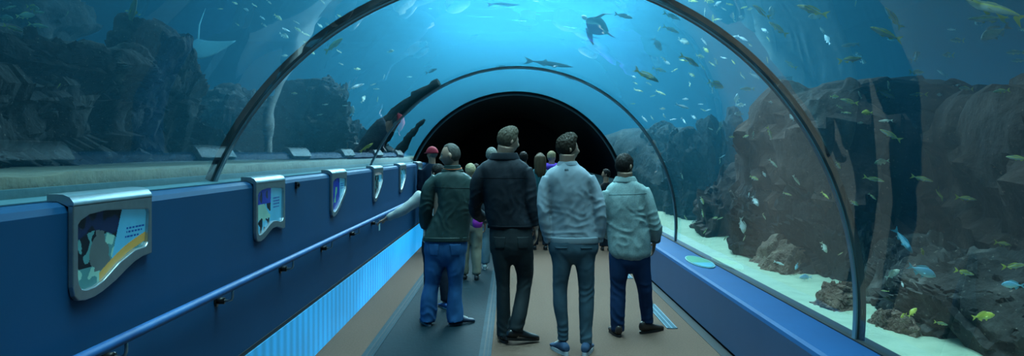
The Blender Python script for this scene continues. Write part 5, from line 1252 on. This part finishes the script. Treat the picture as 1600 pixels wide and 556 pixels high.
# ---- visitors further on, mostly hidden by the four men
def visitor(Z, x, top, label, skin, top_m, leg_m, shoe_m, hair_m, yaw=0.0, hairf=None, sw=1.0, arms=None, cap=None, longhair=False, coat=0.0, group=None, topname='jacket', turn=0.0):
    """a smaller figure: stature from the row of the head's top"""
    k0 = Z/F; H = EYE-(top-HZ)*k0; u = H/7.6                    # head height
    bd = Body(Z, x); b = MB(); kids = []
    bx = bd.base
    def P(a, y, z): return Vector((a*u*sw, y*u, z*u))
    hc = P(0, 0.05, 7.1); Rm = add_head(bd, b, kids, hc, u*0.97, yaw, 0, 0, hairf or hair_short(0.014, seed=Z), hair_m)
    b.tube([P(0, 0, 6.85), P(0, 0, 6.45), P(0, 0, 6.1)], [u*.25, u*.25, u*.32], 14)
    def tor(mb, rows, sq=2.3):
        R_ = []
        for a, z, hw, hd in crspline(rows, 4):
            R_.append([P(a+hw*math.copysign(abs(math.cos(t))**(2/sq), math.cos(t)), hd*math.copysign(abs(math.sin(t))**(2/sq), math.sin(t)), z) for t in [2*math.pi*i/24 for i in range(24)]])
        mb.grid(R_, True, 0, True)
    tor(b, [(0, 3.6, .66, .40), (0, 4.6, .55, .36), (0, 5.6, .66, .42), (0, 6.1, .72, .36), (0, 6.35, .3, .26)])
    la, ra = arms or ([(-.88, .0, 6.0), (-1.05, -.05, 4.7), (-1.0, .25, 3.65)], [(.88, .0, 6.0), (1.05, -.05, 4.7), (1.0, .25, 3.65)])
    for A, sd in ((la, -1), (ra, 1)):
        b.tube([P(*q) for q in A], [u*.26, u*.20, u*.13], 12)
        w_ = P(*A[2]); d_ = (P(*A[2])-P(*A[1])).normalized(); hand(b, w_, d_, (sd, 0.2, 0.1), (0, 1, 0.2), u/0.235*0.95, .5)
    fy = [(-.42, .08), (.42, -.12)]
    for sx, dy in fy: b.tube([P(sx*.8, 0, 3.8), P(sx, 0.05, 2.0), P(sx, dy, .45), P(sx, dy, .2), P(sx, dy+.6, .16)], [u*.38, u*.27, u*.17, u*.15, u*.10], 12)
    t, o = finish_person(bd, label, b, skin, kids, 0.011, group)
    j = MB(); lo = 3.5-coat
    tor(j, [(0, lo, .80, .52), (0, 4.6, .72, .48), (0, 5.5, .82, .52), (0, 5.95, .90, .48), (0, 6.25, .62, .38), (0, 6.42, .34, .30)])
    for A in (la, ra):
        q = [P(*a) for a in A]; e = q[1].lerp(q[2], .93); j.tube([q[0], q[0].lerp(q[1], .5), q[1], e], [u*.36, u*.33, u*.28, u*.2], 14)
    bake(j.build(topname, top_m, t), 0.015, 4, folds([], 0.008, 9, 2.5, Z))
    p = MB(); tor(p, [(0, 3.2, .62, .46), (0, 3.6, .72, .50), (0, 4.1, .68, .46)])
    for sx, dy in fy: p.tube([P(sx*.85, 0, 3.7), P(sx, 0, 3.0), P(sx, 0.05, 2.0), P(sx, dy*.6, 1.1), P(sx, dy, .38)], [u*.46, u*.42, u*.34, u*.31, u*.29], 14)
    bake(p.build('trousers', leg_m, t), 0.015, 3, folds([], 0.008, 10, 5, Z+3))
    for sx, dy in fy:
        q = P(sx, dy, 0); shoe(t, (q.x, q.y, 0), turn, u*1.12, shoe_m[0], shoe_m[1])
    if cap:
        c = MB(); rows = head_rows(u*.97/0.238, lambda p_, d_: 0.027 if p_.z > 0.012 else -0.012)
        c.grid([[hc+Rm @ q for q in r] for r in rows], True, 0, True); cp = c.build('cap', cap, t, smooth=True)
        c = MB(); c.tube([hc+Rm @ (Vector(q)*u*.97/0.238) for q in ((0, .075, .035), (0, .11, .030), (0, .155, .020))], [(.075*u/.238, .006), (.07*u/.238, .006), (.04*u/.238, .004)], 16, up=Rm @ Vector((0, 0, 1))); c.build('cap_peak', cap, cp, smooth=True)
    if longhair:
        c = MB(); rows = []
        for z, hw, hd, oy in crspline([(7.55, .18, .2, 0), (7.35, .40, .46, -.02), (7.0, .47, .52, -.06), (6.6, .46, .44, -.16), (6.1, .42, .30, -.26), (5.75, .22, .14, -.3)], 4):
            rows.append([P(hw*math.cos(a)/sw, oy+hd*math.sin(a)*(0.62 if math.sin(a) > 0 else 1)-0.08, z)+Vector((0.006*math.sin(a*9), .006*math.cos(a*7+z), 0)) for a in [2*math.pi*i/32 for i in range(32)]])
        c.grid(rows, True, 0, True); hb = c.build('hair', hair_m, t, smooth=True)
        hb.rotation_euler = (0, 0, 0)
    return t, bd, u
dkshoe = (mat('dark_shoe', (0.012, 0.015, 0.02), .5), mat('dark_shoe_sole', (0.02, .02, .022), .6))
wshoe = (mat('pale_trainer', (0.34, 0.42, 0.42), .6), mat('pale_trainer_sole', (0.5, .55, .55), .6))
bshoe = (mat('blue_trainer', (0.03, 0.10, 0.30), .6), mat('blue_trainer_sole', (0.45, .55, .58), .6))
navy = cloth('navy_coat', (0.012, 0.03, 0.06)); black = cloth('black_coat', (0.008, 0.01, 0.014)); white = cloth('white_sleeve', (0.5, 0.55, 0.55))
khaki = cloth('khaki_trouser', (0.26, 0.25, 0.19)); palejean = cloth('pale_denim', (0.17, 0.28, 0.33), (.11, .2, .25)); djean = cloth('dark_trouser', (0.012, 0.02, 0.035))
grey = cloth('grey_top', (0.09, 0.11, 0.12)); teal = cloth('teal_top', (0.02, 0.12, 0.15)); blue_ = cloth('bright_blue_top', (0.03, 0.22, 0.5))
hb_ = hairmat('hair_black', (0.012, 0.011, 0.011)); hbr = hairmat('hair_brown', (0.09, 0.065, 0.04)); hbl = hairmat('hair_blond', (0.42, 0.36, 0.22)); hgr = hairmat('hair_grey', (0.25, 0.27, 0.25))
visitor(12.8, 675, 230.5, 'person in a red cap and navy coat at the far end of the left wall', SKIN, navy, djean, dkshoe, hgr, math.radians(60), sw=.8, cap=mat('red_cap', (0.45, 0.02, 0.05), .8))
t, bd, u = visitor(8.1, 684, 257, 'dark-haired person in a pale top leaning on the handrail, hidden behind the man in green', SKIN, white, djean, bshoe, hb_, math.radians(50),
    arms=([(-.80, .0, 6.0), (-1.7, -.05, 5.25), (-2.75, .1, 4.72)], [(.80, .0, 6.0), (.85, .3, 4.8), (.1, .8, 4.6)]), turn=.5)
visitor(9.9, 735, 256, 'fair-haired short person in khaki trousers, seen between the green and black jackets', SKIN, grey, khaki, dkshoe, hbl, math.radians(30), sw=.95)
visitor(10.8, 768, 231, 'grey-haired person in pale jeans and light trainers behind the black jacket', SKIN, grey, palejean, wshoe, hgr, math.radians(10))
visitor(13.5, 744, 256, 'small dark-haired visitor far off, right of the fair-haired person in khaki', SKIN2, navy, djean, dkshoe, hb_, 0, sw=1.0)
visitor(13.3, 818, 237.5, 'dark-haired person with a bright blue top just right of the tallest man', SKIN3, blue_, djean, wshoe, hb_, math.radians(-10))
visitor(13.0, 844, 239.5, 'woman with long brown hair and teal top between the two tallest men', SKIN, teal, djean, dkshoe, hbr, math.radians(-15), longhair=True)
t, bd, u = visitor(13.9, 862, 236.5, 'fair-haired person in a purple hood beside the woman with long brown hair', SKIN, cloth('purple_hooded_top', (0.10, 0.06, 0.42)), djean, dkshoe, hbl, math.radians(-40))
c = MB(); c.tube([Vector((math.cos(a)*.14, math.sin(a)*.12, u*6.35+.01*math.sin(a))) for a in [2*math.pi*i/24 for i in range(25)]], .055, 12); c.build('hood', cloth('purple_hood', (0.12, 0.06, 0.55)), t, smooth=True)
visitor(12.9, 947, 264.5, 'dark-haired child in black between the sweater and the loose shirt, facing left', SKIN2, black, djean, dkshoe, hb_, math.radians(75), sw=.75)
# magenta bag held by the khaki visitor
b = MB(); q = pw(746, 342, 9.55); rows = []
for z, r in ((-.11, .03), (-.10, .055), (-.04, .065), (.03, .045), (.075, .018), (.085, .008)): rows.append([q+Vector((r*math.cos(a), r*.6*math.sin(a), z)) for a in [2*math.pi*i/16 for i in range(16)]])
b.grid(rows, True, 0, True); tag(b.build('cloth_pouch', cloth('magenta_cloth', (0.5, 0.06, 0.5)), smooth=True), 'small magenta pouch held between the green and black jackets', 'bag')
